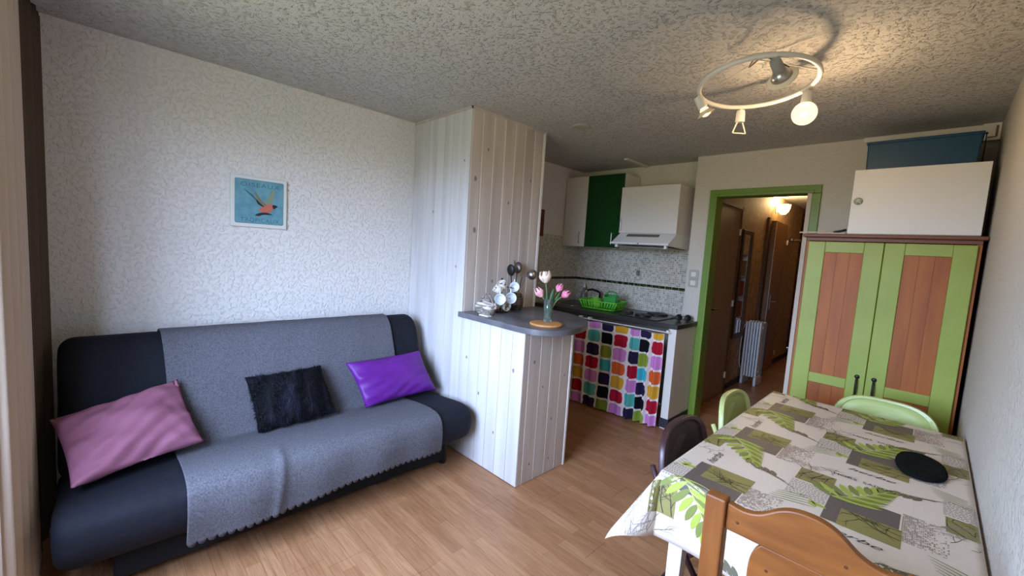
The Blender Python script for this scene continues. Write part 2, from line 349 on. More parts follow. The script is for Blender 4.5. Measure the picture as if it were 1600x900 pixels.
# curtain rod
rod = thing('curtain_wire', 'white wire carrying the patchwork curtain below the worktop edge', 'curtain rod', (.9, 3.5, .87))
MB().tube([(.3, 3.395, .868), (1.52, 3.517, .868)], .005, 8).build('wire', M_whitep, rod, smooth=True)
for xx in (.62, .72, 1.49): bx('bracket', (xx-.011, 3.395+(xx-.3)*.1, .858), (xx+.011, 3.44+(xx-.3)*.1, .885), M_whitep, rod, bevel=.003)
# patchwork curtain
def patch_mat():
    m = bpy.data.materials.new('patchwork_print'); m.use_nodes = True; nt = m.node_tree; N = nt.nodes; L = nt.links; b = N['Principled BSDF']
    b.inputs['Roughness'].default_value = .85; b.inputs['Specular IOR Level'].default_value = .15
    at = N.new('ShaderNodeAttribute'); at.attribute_name = 'patch'
    uv = N.new('ShaderNodeUVMap'); uv.uv_map = 'UVMap'
    no = N.new('ShaderNodeTexNoise'); no.inputs['Scale'].default_value = 2.2; no.inputs['Detail'].default_value = 1.5; L.new(uv.outputs[0], no.inputs['Vector'])
    ms = N.new('ShaderNodeVectorMath'); ms.operation = 'MULTIPLY_ADD'; ms.inputs[1].default_value = (.14, .14, 0); L.new(no.outputs['Color'], ms.inputs[0])
    L.new(uv.outputs[0], ms.inputs[2])
    fr_ = N.new('ShaderNodeVectorMath'); fr_.operation = 'FRACTION'; L.new(ms.outputs[0], fr_.inputs[0])
    sb = N.new('ShaderNodeVectorMath'); sb.operation = 'SUBTRACT'; sb.inputs[1].default_value = (.57, .57, 0); L.new(fr_.outputs[0], sb.inputs[0])
    sp = N.new('ShaderNodeSeparateXYZ'); L.new(sb.outputs[0], sp.inputs[0])
    pw = []
    for ax in 'XY':
        a = N.new('ShaderNodeMath'); a.operation = 'ABSOLUTE'; L.new(sp.outputs[ax], a.inputs[0])
        p = N.new('ShaderNodeMath'); p.operation = 'POWER'; p.inputs[1].default_value = 5; L.new(a.outputs[0], p.inputs[0]); pw.append(p)
    s = N.new('ShaderNodeMath'); L.new(pw[0].outputs[0], s.inputs[0]); L.new(pw[1].outputs[0], s.inputs[1])
    lt = N.new('ShaderNodeMath'); lt.operation = 'LESS_THAN'; lt.inputs[1].default_value = .44**5; L.new(s.outputs[0], lt.inputs[0])
    mx = N.new('ShaderNodeMix'); mx.data_type = 'RGBA'; mx.inputs[6].default_value = (*lin((226, 220, 214)), 1)
    L.new(lt.outputs[0], mx.inputs[0]); L.new(at.outputs['Color'], mx.inputs[7]); L.new(mx.outputs[2], b.inputs['Base Color'])
    return m
PC = dict(o=(214, 96, 44), y=(212, 158, 48), p=(206, 132, 196), n=(44, 34, 66), r=(172, 22, 46), t=(86, 176, 168), k=(20, 18, 26), g=(140, 158, 58), b=(70, 178, 190))
ROWS = ['pny', 'tkr', 'ngp', 'rbo', 'pny', 'tkr', 'ngp']
CW, CH = .150, .133
def curtain():
    ncx, ncz, sx, sz = 9, 7, 16, 6
    def P(s, t):                     # s in cloth metres from the right end, t down
        k = s
        if s < .42: x = 1.475-s*.70
        else: x = 1.475-.294-(s-.42)*.95
        amp = .026 if s < .42 else .010
        w = amp*sin(s*2*pi/.105+.6)*(.35+.65*min(1, t/.35))+.006*sin(s*17+t*5)
        sag = .012*abs(sin(s*pi/.26))*max(0, 1-t/.2)
        drop = .02*max(0, .9-s)*(1 if s < .3 else .3)
        pull = -.02*t*(1 if s < .2 else 0)
        return (x+pull*.3, 3.492-(1.475-x)*.085+w, .857-sag-t*(.842-.02*0)/.842)
    vs = []; fs = []; nx = ncx*sx; nz = ncz*sz
    uvs = []; Hh = .842
    for j in range(nz+1):
        for i in range(nx+1):
            s = i/nx*ncx*CW; t = min(j/nz*ncz*CH, Hh); vs.append(P(s, t)); uvs.append((i/sx, t/CH+.45))
    cols = []
    for j in range(nz):
        for i in range(nx):
            fs.append((j*(nx+1)+i, j*(nx+1)+i+1, (j+1)*(nx+1)+i+1, (j+1)*(nx+1)+i))
    me = bpy.data.meshes.new('patchwork_curtain'); me.from_pydata(vs, [], fs); me.update()
    me.uv_layers.new(name='UVMap'); me.color_attributes.new('patch', 'FLOAT_COLOR', 'CORNER'); ul = me.uv_layers['UVMap']; at = me.color_attributes['patch']
    for pgn in me.polygons:
        us = [uvs[v] for v in pgn.vertices]; cu = sum(u for u, _ in us)/4; cv = sum(v for _, v in us)/4
        ci = int(cu+.07); cj = int(cv+.07); c = PC[ROWS[cj % 7][(-ci-1) % 3]]
        for li, vi in zip(pgn.loop_indices, pgn.vertices):
            ul.data[li].uv = uvs[vi]; at.data[li].color = (*lin(c), 1)
        pgn.use_smooth = True
    me.materials.append(patch_mat())
    o = bpy.data.objects.new('patchwork_curtain', me); COL.objects.link(o)
    tag(o, 'multicoloured patchwork print curtain hung under the kitchen worktop', 'curtain')
curtain()
# wall cabinets
def handle(xc, z0, z1, yf, parent, m):
    h = MB(); h.box((xc-.005, yf-.026, z0), (xc+.005, yf-.018, z1)); h.box((xc-.005, yf-.026, z0), (xc+.005, yf, z0+.008)); h.box((xc-.005, yf-.026, z1-.008), (xc+.005, yf, z1))
    return h.build('handle', m, parent, bevel=.0015)
c1 = thing('wall_cabinet', 'tall wall cabinet with one white and one dark green door', 'cabinet', (.37, 4.0, 1.58), 'kitchen wall cabinets')
bx('body', (.022, 3.852, 1.582), (.748, 4.145, 2.342), M_white, c1)
d1 = bx('door', (.014, 3.832, 1.582), (.308, 3.851, 2.342), M_white, c1, bevel=.002); handle(.245, 1.615, 1.735, 3.832, d1, M_metal)
d2 = bx('door', (.311, 3.832, 1.582), (.748, 3.851, 2.342), M_dgreen, c1, bevel=.002); d2['label'] = 'glossy dark green cabinet door'; handle(.66, 1.615, 1.735, 3.832, d2, M_metal)
c2 = thing('wall_cabinet', 'shorter white wall cabinet above the extractor hood', 'cabinet', (1.05, 4.0, 1.735), 'kitchen wall cabinets')
bx('body', (.756, 3.822, 1.735), (1.35, 4.145, 2.19), M_white, c2)
d3 = bx('door', (.752, 3.80, 1.738), (1.352, 3.819, 2.192), M_white, c2, bevel=.002); handle(.775, 1.76, 1.88, 3.80, d3, M_metal)
# extractor hood
hd = thing('extractor_hood', 'white slim extractor hood under the short wall cabinet', 'extractor hood', (1.05, 3.95, 1.6))
MB().prism([(3.665, 1.632), (3.82, 1.7345), (4.145, 1.7345), (4.145, 1.60), (3.69, 1.618)], lambda a, b, t: (t, a, b), .756, 1.35).build('canopy', M_whitep, hd, bevel=.002)
bx('front_lip', (.75, 3.652, 1.622), (1.356, 3.674, 1.638), M_whitep, hd, bevel=.003)
MB().prism([(3.765, 1.703), (3.80, 1.726), (3.80, 1.722), (3.768, 1.70)], lambda a, b, t: (t, a, b+.0), .86, 1.2).build('control_strip', mat('smoked_strip', (96, 88, 78), .4), hd)
MB().lathe([(.001, 0), (.006, 0), (.006, .004), (.001, .004)], (0, 0, 0), 10, Matrix.Translation((1.06, 3.651, 1.63)) @ Matrix.Rotation(pi/2, 4, 'X')).build('indicator', M_black, hd)
for xx in (.80, 1.31): MB().box((xx-.012, 3.69, 1.59), (xx+.012, 3.72, 1.62), None).build('clip', M_whitep, hd, bevel=.004)
bx('filter', (.79, 3.72, 1.594), (1.32, 4.1, 1.604), mat('grease_filter', (150, 148, 142), .4, metal=.6), hd)
# socket and switches
def plate(name, label, cat, x0, x1, z0, z1, yf, kind):
    o = thing(name, label, cat, ((x0+x1)/2, yf, z0)); n = 2
    for k in range(n):
        za = z0+(z1-z0)*k/n; zb = z0+(z1-z0)*(k+1)/n-.003
        p = bx('plate', (x0, yf-.01, za), (x1, yf, zb), mat('silver_plate', (176, 170, 158), .45), o, bevel=.003)
        if kind == 'socket' and k: MB().lathe([(.024, 0), (.026, .003), (.018, .004), (.001, .002)], (0, 0, 0), 16, Matrix.Translation(((x0+x1)/2, yf-.01, (za+zb)/2)) @ Matrix.Rotation(pi/2, 4, 'X')).build('socket_well', M_metal, p)
        else: bx('rocker', (x0+.02, yf-.015, za+.018), (x1-.02, yf-.01, zb-.018), M_white, p, bevel=.002)
plate('switch_plate', 'double silver light switch on the wall left of the green door frame', 'light switch', 1.435, 1.522, 1.255, 1.418, 3.988, 'switch')
plate('wall_socket', 'small metal wall socket on the mosaic tiles above the dish rack', 'socket', .80, .862, 1.255, 1.36, 4.148, 'socket')
# framed picture on the kitchen side wall
pf = thing('kitchen_picture', 'small red brown framed picture on the kitchen wall behind the pillar', 'picture', (.0, 3.42, 1.67))
bx('frame', (.001, 3.33, 1.665), (.018, 3.478, 1.95), mat('red_brown_wood', (96, 46, 30), .5), pf, bevel=.003)
bx('print', (.018, 3.345, 1.685), (.019, 3.462, 1.93), mat('brown_print', (120, 58, 36), .6, (90, 40, 26), 20), pf)
# soap bottle
sb = thing('soap_bottle', 'clear soap bottle by the sink in the tiled corner', 'bottle', (.20, 4.06, KZ))
MB().lathe([(.001, 0), (.033, 0), (.035, .02), (.035, .10), (.022, .135), (.013, .15), (.013, .17), (.001, .17)], (.20, 4.06, KZ), 16).build('body', mat('soap_plastic', (150, 146, 132), .25, trans=.5), sb, smooth=True)
MB().lathe([(.014, 0), (.014, .02), (.006, .03), (.006, .055), (.001, .055)], (.20, 4.06, KZ+.17), 12).build('pump', M_whitep, sb, smooth=True)
# dish rack
def dish_rack():
    M_r = mat('green_plastic', (96, 186, 46), .4); cx, cy, z = .66, 3.76, KZ
    a, b, h = .2, .14, .088
    ang = .12; R = Matrix.Translation((cx, cy, z)) @ Matrix.Rotation(ang, 4, 'Z')
    o = thing('dish_rack', 'bright green plastic dish rack beside the sink', 'dish rack', (cx, cy, z))
    def ring(k, zz, rr):
        pts = []
        for (sx, sy, q) in ((1, 1, 0), (-1, 1, 1), (-1, -1, 2), (1, -1, 3)):
            for t in range(4):
                th = pi/2*(q+t/3); pts.append(R @ Vector((sx*(a*k-.03)+.03*cos(th), sy*(b*k-.03)+.03*sin(th), zz)))
        return MB().tube(pts, rr, 8, close=True)
    ring(1.05, h, .008).build('rim', M_r, o, smooth=True); ring(.88, .012, .007).build('base_rim', M_r, o, smooth=True)
    bt = MB()
    for i in range(9): xx = -.88*a+.025+i*(1.76*a-.05)/8; bt.box((xx-.004, -.88*b, .006), (xx+.004, .88*b, .012), R)
    bt.build('base_grid', M_r, o)
    def slat(p0, p1):
        p0 = R @ Vector(p0); p1 = R @ Vector(p1); MB().tube([p0, p1], .0065, 6).build('slat', M_r, o, smooth=True)
    for i in range(13):
        t = -1+2*i/12
        for sy in (-1, 1): slat((t*a*.80, sy*b*.88, .012), (t*a*.96, sy*b*1.05, h))
    for i in range(7):
        t = -1+2*i/6
        for sx in (-1, 1): slat((sx*a*.88, t*b*.75, .012), (sx*a*1.05, t*b*.9, h))
    # cutlery basket inside, and a bowl
    o2 = thing('cutlery_basket', 'darker green plastic cutlery basket standing in the dish rack', 'basket', (cx, cy, z+.015))
    c0 = R @ Vector((.075, .04, .014)); Rr = Matrix.Translation(c0) @ Matrix.Rotation(ang, 4, 'Z'); w = MB(); mg = mat('mid_green_plastic', (52, 150, 60), .4)
    for (p, q) in (((-.065, -.045, 0), (-.061, .045, .14)), ((.061, -.045, 0), (.065, .045, .14)), ((-.065, -.045, 0), (.065, -.041, .12)), ((-.065, .041, 0), (.065, .045, .14)), ((-.065, -.045, 0), (.065, .045, .004))): w.box(p, q, Rr)
    w.build('tub', mg, o2, bevel=.002)
    MB().tube([Rr @ Vector(p) for p in spline([(-.055, 0, .13), (-.045, 0, .165), (0, 0, .175), (.045, 0, .165), (.055, 0, .13)], 4)], .007, 8).build('handle', mg, o2, smooth=True)
    o3 = thing('plastic_bowl', 'lime green bowl turned over in the dish rack', 'bowl', (cx-.07, cy, z+.015))
    c1_ = R @ Vector((-.085, 0, .014)); MB().lathe([(.075, 0), (.077, .005), (.07, .05), (.05, .085), (.03, .095), (.001, .096)], c1_, 20).build('shell', mat('lime_plastic', (128, 196, 62), .4), o3, smooth=True)
    MB().lathe([(.03, 0), (.03, .008), (.026, .008), (.026, 0)], c1_+Vector((0, 0, .094)), 16).build('foot', mat('lime_plastic', (128, 196, 62), .4), o3)
dish_rack()
# ---------------------------------------------------------------- sofa bed
def sweep(prof, y0, y1, rnd, n_end=7, n_mid=14):
    cx = sum(p[0] for p in prof)/len(prof); cz = sum(p[1] for p in prof)/len(prof); st = []
    for i in range(n_end):
        a = pi/2*i/(n_end-1); st.append((y0+rnd*(1-sin(a)), rnd*(1-cos(a))))
    mids = [y0+rnd+(y1-y0-2*rnd)*i/n_mid for i in range(1, n_mid)]
    full = st[::-1]; L = [(y, d) for y, d in full]+[(y, 0) for y in mids]+[(y1-(y-y0), d) for y, d in st]
    L = sorted(set((round(y, 5), round(d, 5)) for y, d in L))
    vs = []; fs = []; n = len(prof)
    for y, d in L:
        for (px, pz) in prof:
            dx, dz = px-cx, pz-cz; l = sqrt(dx*dx+dz*dz); k = max(.05, 1-d/l) if l > 0 else 1
            vs.append((cx+dx*k, y, cz+dz*k))
    m = len(L)
    for i in range(m-1):
        for j in range(n): fs.append((i*n+j, i*n+(j+1) % n, (i+1)*n+(j+1) % n, (i+1)*n+j))
    fs += [tuple(range(n)), tuple(range((m-1)*n, m*n))]
    return MB().add(vs, fs)
def closed_spline(pts, n=5):
    P = [Vector((a, b, 0)) for a, b in pts]; k = len(P); out = []
    for i in range(k):
        a, b, c, d = P[(i-1) % k], P[i], P[(i+1) % k], P[(i+2) % k]
        for j in range(n):
            t = j/n; q = .5*((2*b)+(c-a)*t+(2*a-5*b+4*c-d)*t*t+(-a+3*b-3*c+d)*t**3); out.append((q.x, q.y))
    return out
M_navy = mat('navy_canvas', (22, 23, 32), .8, (17, 18, 26), 30, bump=.15, bscale=400, bdist=.001, spec=.25)
sf = thing('sofa_bed', 'dark navy click-clack sofa bed along the left wall', 'sofa', (.5, .8, 0))
BP = [(.50, .385), (.455, .50), (.40, .64), (.345, .78), (.30, .88), (.255, .93), (.20, .945), (.15, .93), (.125, .88), (.15, .78), (.21, .62), (.28, .46), (.35, .36), (.44, .345)]
SP = [(.44, .39), (.55, .405), (.70, .425), (.84, .436), (.93, .43), (.985, .40), (1.003, .345), (.997, .28), (.965, .225), (.90, .195), (.75, .188), (.55, .188), (.42, .20), (.385, .28), (.40, .36)]
sweep(closed_spline(BP), -.135, 1.755, .06).build('back_mattress', M_navy, sf, smooth=True)
sweep(closed_spline(SP), -.135, 1.80, .07).build('seat_mattress', M_navy, sf, smooth=True)
bx('storage_box', (.30, .03, .045), (.85, 1.66, .192), mat('black_fabric', (17, 17, 22), .9), sf, bevel=.01)
for (xx, yy) in ((.81, .05), (.81, 1.685), (.34, .05), (.34, 1.66)):
    MB().lathe([(.001, 0), (.02, 0), (.023, .008), (.025, .20), (.001, .20)], (xx, yy, 0), 14).build('leg', M_black, sf, smooth=True, angle=.6)
for yy in (.0, 1.69): MB().box((.24, yy-.014, .2), (.86, yy+.014, .235)).build('hinge_frame', M_dkmetal, sf)
# throw
def throw():
    path = [(.118, .86), (.135, .925), (.17, .952), (.205, .957), (.262, .943), (.312, .888), (.358, .785), (.412, .645), (.462, .52), (.505, .425), (.56, .415), (.70, .436), (.84, .447), (.935, .442), (.995, .41), (1.016, .345), (1.018, .28), (1.012, .20)]
    pp = spline([(a, 0, b) for a, b in path], 5); d = [0]
    for a, b in zip(pp[:-1], pp[1:]): d.append(d[-1]+(b-a).length)
    T = d[-1]
    nsc = 36; nu = nsc*6; nv = 84
    def at(s):
        s = max(0, min(s, T))
        for i in range(len(d)-1):
            if s <= d[i+1]: k = (s-d[i])/max(1e-9, d[i+1]-d[i]); return pp[i].lerp(pp[i+1], k)
        return pp[-1]
    def fn(u, v):
        hem = (1-abs(sin(u*nsc*pi))**.55)*.020
        y = .235+u*(1.522-.235)+(.018*(1-u)*sin(v*3.1)) + (.02*(v-.5) if u < .5 else 0)*(1-2*u if u < .5 else 0)
        Tl = T-.012+.035*(1-u)+.01*sin(u*7)
        s = v*Tl; extra = 0
        if v > .93: s -= hem*((v-.93)/.07)
        if s > T: extra = s-T
        p = at(s)
        w = 0
        if .45 < v < .62: w = .010*abs(sin((u*9+v*14)))*sin((v-.45)/.17*pi)*(1.4 if u < .45 else .6)
        if v > .8: w += .006*(sin(u*26+v*3)+.6*sin(u*11))*min(1, (v-.8)/.12)+.004
        if v < .5: w += .0018*(1+sin(u*31+v*9)) + .001
        if v > .72: w += .013*math.exp(-((u-.27-.10*(1-v))/.018)**2)*min(1, (v-.72)/.08)
        nx, nz = .75, .55
        return (p.x+w*nx+.002, y, p.z+w*nz*(1 if v < .85 else 0)-extra)
    o = MB().grid(fn, nu, nv).build('throw_blanket', mat('grey_wool', (102, 101, 106), .95, (78, 77, 84), 150, bump=.5, bscale=260, bdist=.003, spec=.1), smooth=True, solid=.004)
    tag(o, 'grey wool throw with scalloped hem draped over the navy sofa bed', 'throw')
throw()
def pillow(name, label, TL, TR, BR, BL, th, m, wr=.004, seed=1, ear=.02, n=30, piping=None):
    TL, TR, BR, BL = map(Vector, (TL, TR, BR, BL)); rng = random.Random(seed); ph = [rng.random()*6 for _ in range(6)]
    nrm = (TR-TL).cross(BL-TL).normalized()
    if nrm.x < 0: nrm = -nrm
    mb = MB()
    def surf(sgn):
        def fn(u, v):
            a = 2*u-1; b = 2*v-1
            pin = .055
            uu = .5+.5*a*(1-pin*(1-abs(b)**2.2)*abs(a)**1.5); vv = .5+.5*b*(1-pin*(1-abs(a)**2.2)*abs(b)**1.5)
            p = (TL.lerp(TR, uu)).lerp(BL.lerp(BR, uu), vv)
            e = max(0, (1-abs(a)**2.6))**.62*max(0, (1-abs(b)**2.6))**.62
            w = wr*(sin(a*5+ph[0]+b*3)*.5+sin(b*8+ph[1]-a*4)*.5+sin((a*.6+b)*15+ph[2]+2*sin(a*3))*.35+sin((a-b*.4)*19+ph[3])*.2*abs(a)**2)*(.35+.65*max(abs(a), abs(b)))*(1 if e > .02 else 0)
            return p+nrm*sgn*(th*.5*e+w*e**.3*.9)
        return fn
    mb.grid(surf(1), n, n); mb.grid(surf(-1), n, n)
    o = mb.build(name, m, smooth=True)
    bm = bmesh.new(); bm.from_mesh(o.data); bmesh.ops.remove_doubles(bm, verts=bm.verts, dist=.0006); bmesh.ops.recalc_face_normals(bm, faces=bm.faces); bm.to_mesh(o.data); bm.free()
    o.data.polygons.foreach_set('use_smooth', [True]*len(o.data.polygons))
    tag(o, label, 'cushion', 'cushions on the sofa bed')
    return o
pillow('pillow', 'dusty pink pillow slumped at the curtain end of the sofa', (.56, -.15, .675), (.425, .285, .735), (.66, .36, .475), (.83, -.085, .475), .13, mat('dusty_pink_cotton', (142, 90, 110), .75, (132, 82, 101), 6, bump=.25, bscale=22, bdist=.006, spec=.2), .022, 3, n=56)
M_fur = mat('black_fur', (10, 9, 15), .75, (40, 38, 54), 4, (1, 6, .6), bump=1, bscale=90, bdist=.012, spec=.2, ramp=(.5, .75))
_fc = pillow('fur_cushion', 'black faux fur cushion in the middle of the sofa', (.445, .575, .70), (.44, .985, .705), (.60, 1.03, .445), (.62, .60, .435), .16, M_fur, .010, 5, n=44)
_rg = random.Random(2); _fm = MB(); _ps = list(_fc.data.polygons)
for _k in range(15000):
    _p = _rg.choice(_ps); _c = Vector((0, 0, 0)); _ws = [_rg.random() for _ in _p.vertices]; _t = sum(_ws)
    for _w, _vi in zip(_ws, _p.vertices): _c += _fc.data.vertices[_vi].co*(_w/_t)
    _n = _p.normal.copy()
    if _n.dot(_c-Vector((.53, .80, .57))) < 0: _n = -_n
    _d = (_n*.75+Vector((_rg.uniform(-.5, .5), _rg.uniform(-.5, .5), _rg.uniform(-.9, .1)))).normalized()
    _s = _d.orthogonal().normalized()*.0016; _l = _rg.uniform(.012, .026)*(.65+.45*sin(_c.y*62+2*sin(_c.z*14))); _fm.add([_c-_s-_n*.002, _c+_s-_n*.002, _c+_d*_l], [(0, 1, 2)])
_fu = _fm.build('fur', M_fur, _fc); _fu['kind'] = 'stuff'
pillow('satin_cushion', 'purple satin cushion at the pillar end of the sofa', (.455, 1.135, .70), (.455, 1.69, .715), (.60, 1.755, .445), (.615, 1.205, .435), .12, mat('purple_satin', (96, 30, 128), .48, (86, 24, 118), 5, bump=.3, bscale=12, bdist=.006, spec=.3), .012, 8, n=44)
# ---------------------------------------------------------------- stamp picture on the left wall
def stamp():
    o = thing('stamp_picture', 'blue square canvas print of a swallow with stamp edging on the left wall', 'picture', (0, .745, 1.535))
    y0, y1, z0, z1 = .588, .902, 1.535, 1.848
    bx('canvas', (.001, y0, z0), (.022, y1, z1), mat('canvas_white', (214, 216, 210), .7), o, bevel=.003)
    F = lambda a, b, t: (.022+t, y0+a*(y1-y0), z0+b*(z1-z0))
    # perforated blue field
    pts = []; n = 26; a0, a1 = .085, .925
    for k in range(n*2):
        t = a0+(a1-a0)*k/(n*2); pts.append((t, a0-.022*(k % 2)))
    for k in range(n*2): pts.append((a1+.022*(k % 2), a0+(a1-a0)*k/(n*2)))
    for k in range(n*2): pts.append((a1-(a1-a0)*k/(n*2), a1+.022*(k % 2)))
    for k in range(n*2): pts.append((a0-.022*(k % 2), a1-(a1-a0)*k/(n*2)))
    MB().prism(pts, F, 0, .0006).build('perforated_edge', mat('stamp_dark', (52, 92, 104), .7), o)
    MB().prism([(a0, a0), (a1, a0), (a1, a1), (a0, a1)], F, 0, .0008).build('blue_field', mat('stamp_blue', (92, 142, 156), .7, (106, 156, 168), 22, ramp=(.4, .6)), o)
    def blob(name, pts, c, t):
        sp = closed_spline(pts, 4); MB().prism(sp, F, .0008, .0009+t*.0002).build(name, mat('ink_%d_%d_%d' % c, c, .7), o)
    blob('far_wing', [(.58, .46), (.66, .44), (.74, .56), (.77, .70), (.74, .80), (.70, .70), (.62, .58)], (128, 146, 120), 1)
    blob('tail', [(.22, .74), (.36, .65), (.46, .54), (.56, .44), (.60, .42), (.50, .46), (.40, .57)], (66, 92, 96), 2)
    blob('near_wing', [(.40, .74), (.47, .64), (.56, .52), (.66, .45), (.60, .40), (.50, .46), (.45, .58)], (122, 116, 92), 3)
    blob('dark_wing_part', [(.44, .56), (.50, .50), (.58, .43), (.60, .41), (.52, .44), (.46, .48)], (34, 32, 34), 4)  # dark ink shape printed along the wing
    blob('body', [(.48, .36), (.56, .42), (.66, .48), (.74, .49), (.77, .44), (.72, .36), (.64, .31), (.54, .32)], (196, 104, 86), 5)
    blob('head', [(.73, .47), (.78, .48), (.83, .455), (.79, .42), (.75, .40)], (28, 28, 32), 6)
    blob('belly', [(.42, .25), (.52, .30), (.64, .31), (.74, .27), (.66, .27), (.56, .26), (.48, .23)], (40, 38, 40), 6)
    def txt(s, a, b, h, sp):
        cu = bpy.data.curves.new('t', 'FONT'); cu.body = s; cu.size = 1; cu.space_character = sp; t = bpy.data.objects.new('t', cu); COL.objects.link(t)
        bpy.context.view_layer.update(); me = bpy.data.meshes.new_from_object(t.evaluated_get(bpy.context.evaluated_depsgraph_get())); bpy.data.objects.remove(t)
        xs = [v.co.x for v in me.vertices]; x0, x1 = min(xs), max(xs)
        for v in me.vertices:
            u = a[0]+(v.co.x-x0)/(x1-x0)*(a[1]-a[0]); w = b+v.co.y*h; v.co = F(u, w, .0011)
        q = bpy.data.objects.new('lettering', me); COL.objects.link(q); me.materials.clear(); me.materials.append(mat('stamp_letter', (58, 104, 124), .7)); q.parent = o; q.matrix_parent_inverse = wmat(o).inverted()
    txt('OISEAUX', (.17, .86), .80, .115, 1.2); txt('TROPICAUX', (.17, .86), .105, .115, 1.1)
stamp()
# ---------------------------------------------------------------- curtains by the window
def drape(name, label, pts0, pts1, m, amp, nf):
    A = spline(pts0, 12); B = spline(pts1, 12); k = len(A)-1
    def fn(u, v):
        i = min(int(u*k), k-1); f = u*k-i; a = A[i].lerp(A[i+1], f); b = B[i].lerp(B[i+1], f); p = a.lerp(b, v)
        return (p.x, p.y+amp*sin(u*nf*2*pi)*(.6+.4*v), p.z)
    o = MB().grid(fn, 90, 30).build(name, m, smooth=True, solid=.003); tag(o, label, 'curtain', 'curtains at the window')
drape('curtain', 'brown lining curtain with shade painted in, bunched in the corner behind the sofa', [(.002, -.172, 2.44), (.16, -.178, 2.44), (.405, -.213, 2.44)], [(.002, -.178, .02), (.2, -.186, .02), (.46, -.216, .02)], mat('brown_shade_curtain', (86, 70, 58), .9, spec=.1), .012, 5)  # brown lining, its dark tone paints the shade on this portion
drape('curtain', 'beige curtain with window light painted in, hanging at the left edge nearest the window', [(.4055, -.212, 2.44), (.7, -.205, 2.44), (1.0, -.235, 2.44)], [(.4605, -.215, .02), (.8, -.205, .02), (1.05, -.235, .02)], mat('beige_lit_curtain', (196, 178, 160), .9, spec=.1), .02, 7)  # pale tone paints the window-lit portion of the curtain
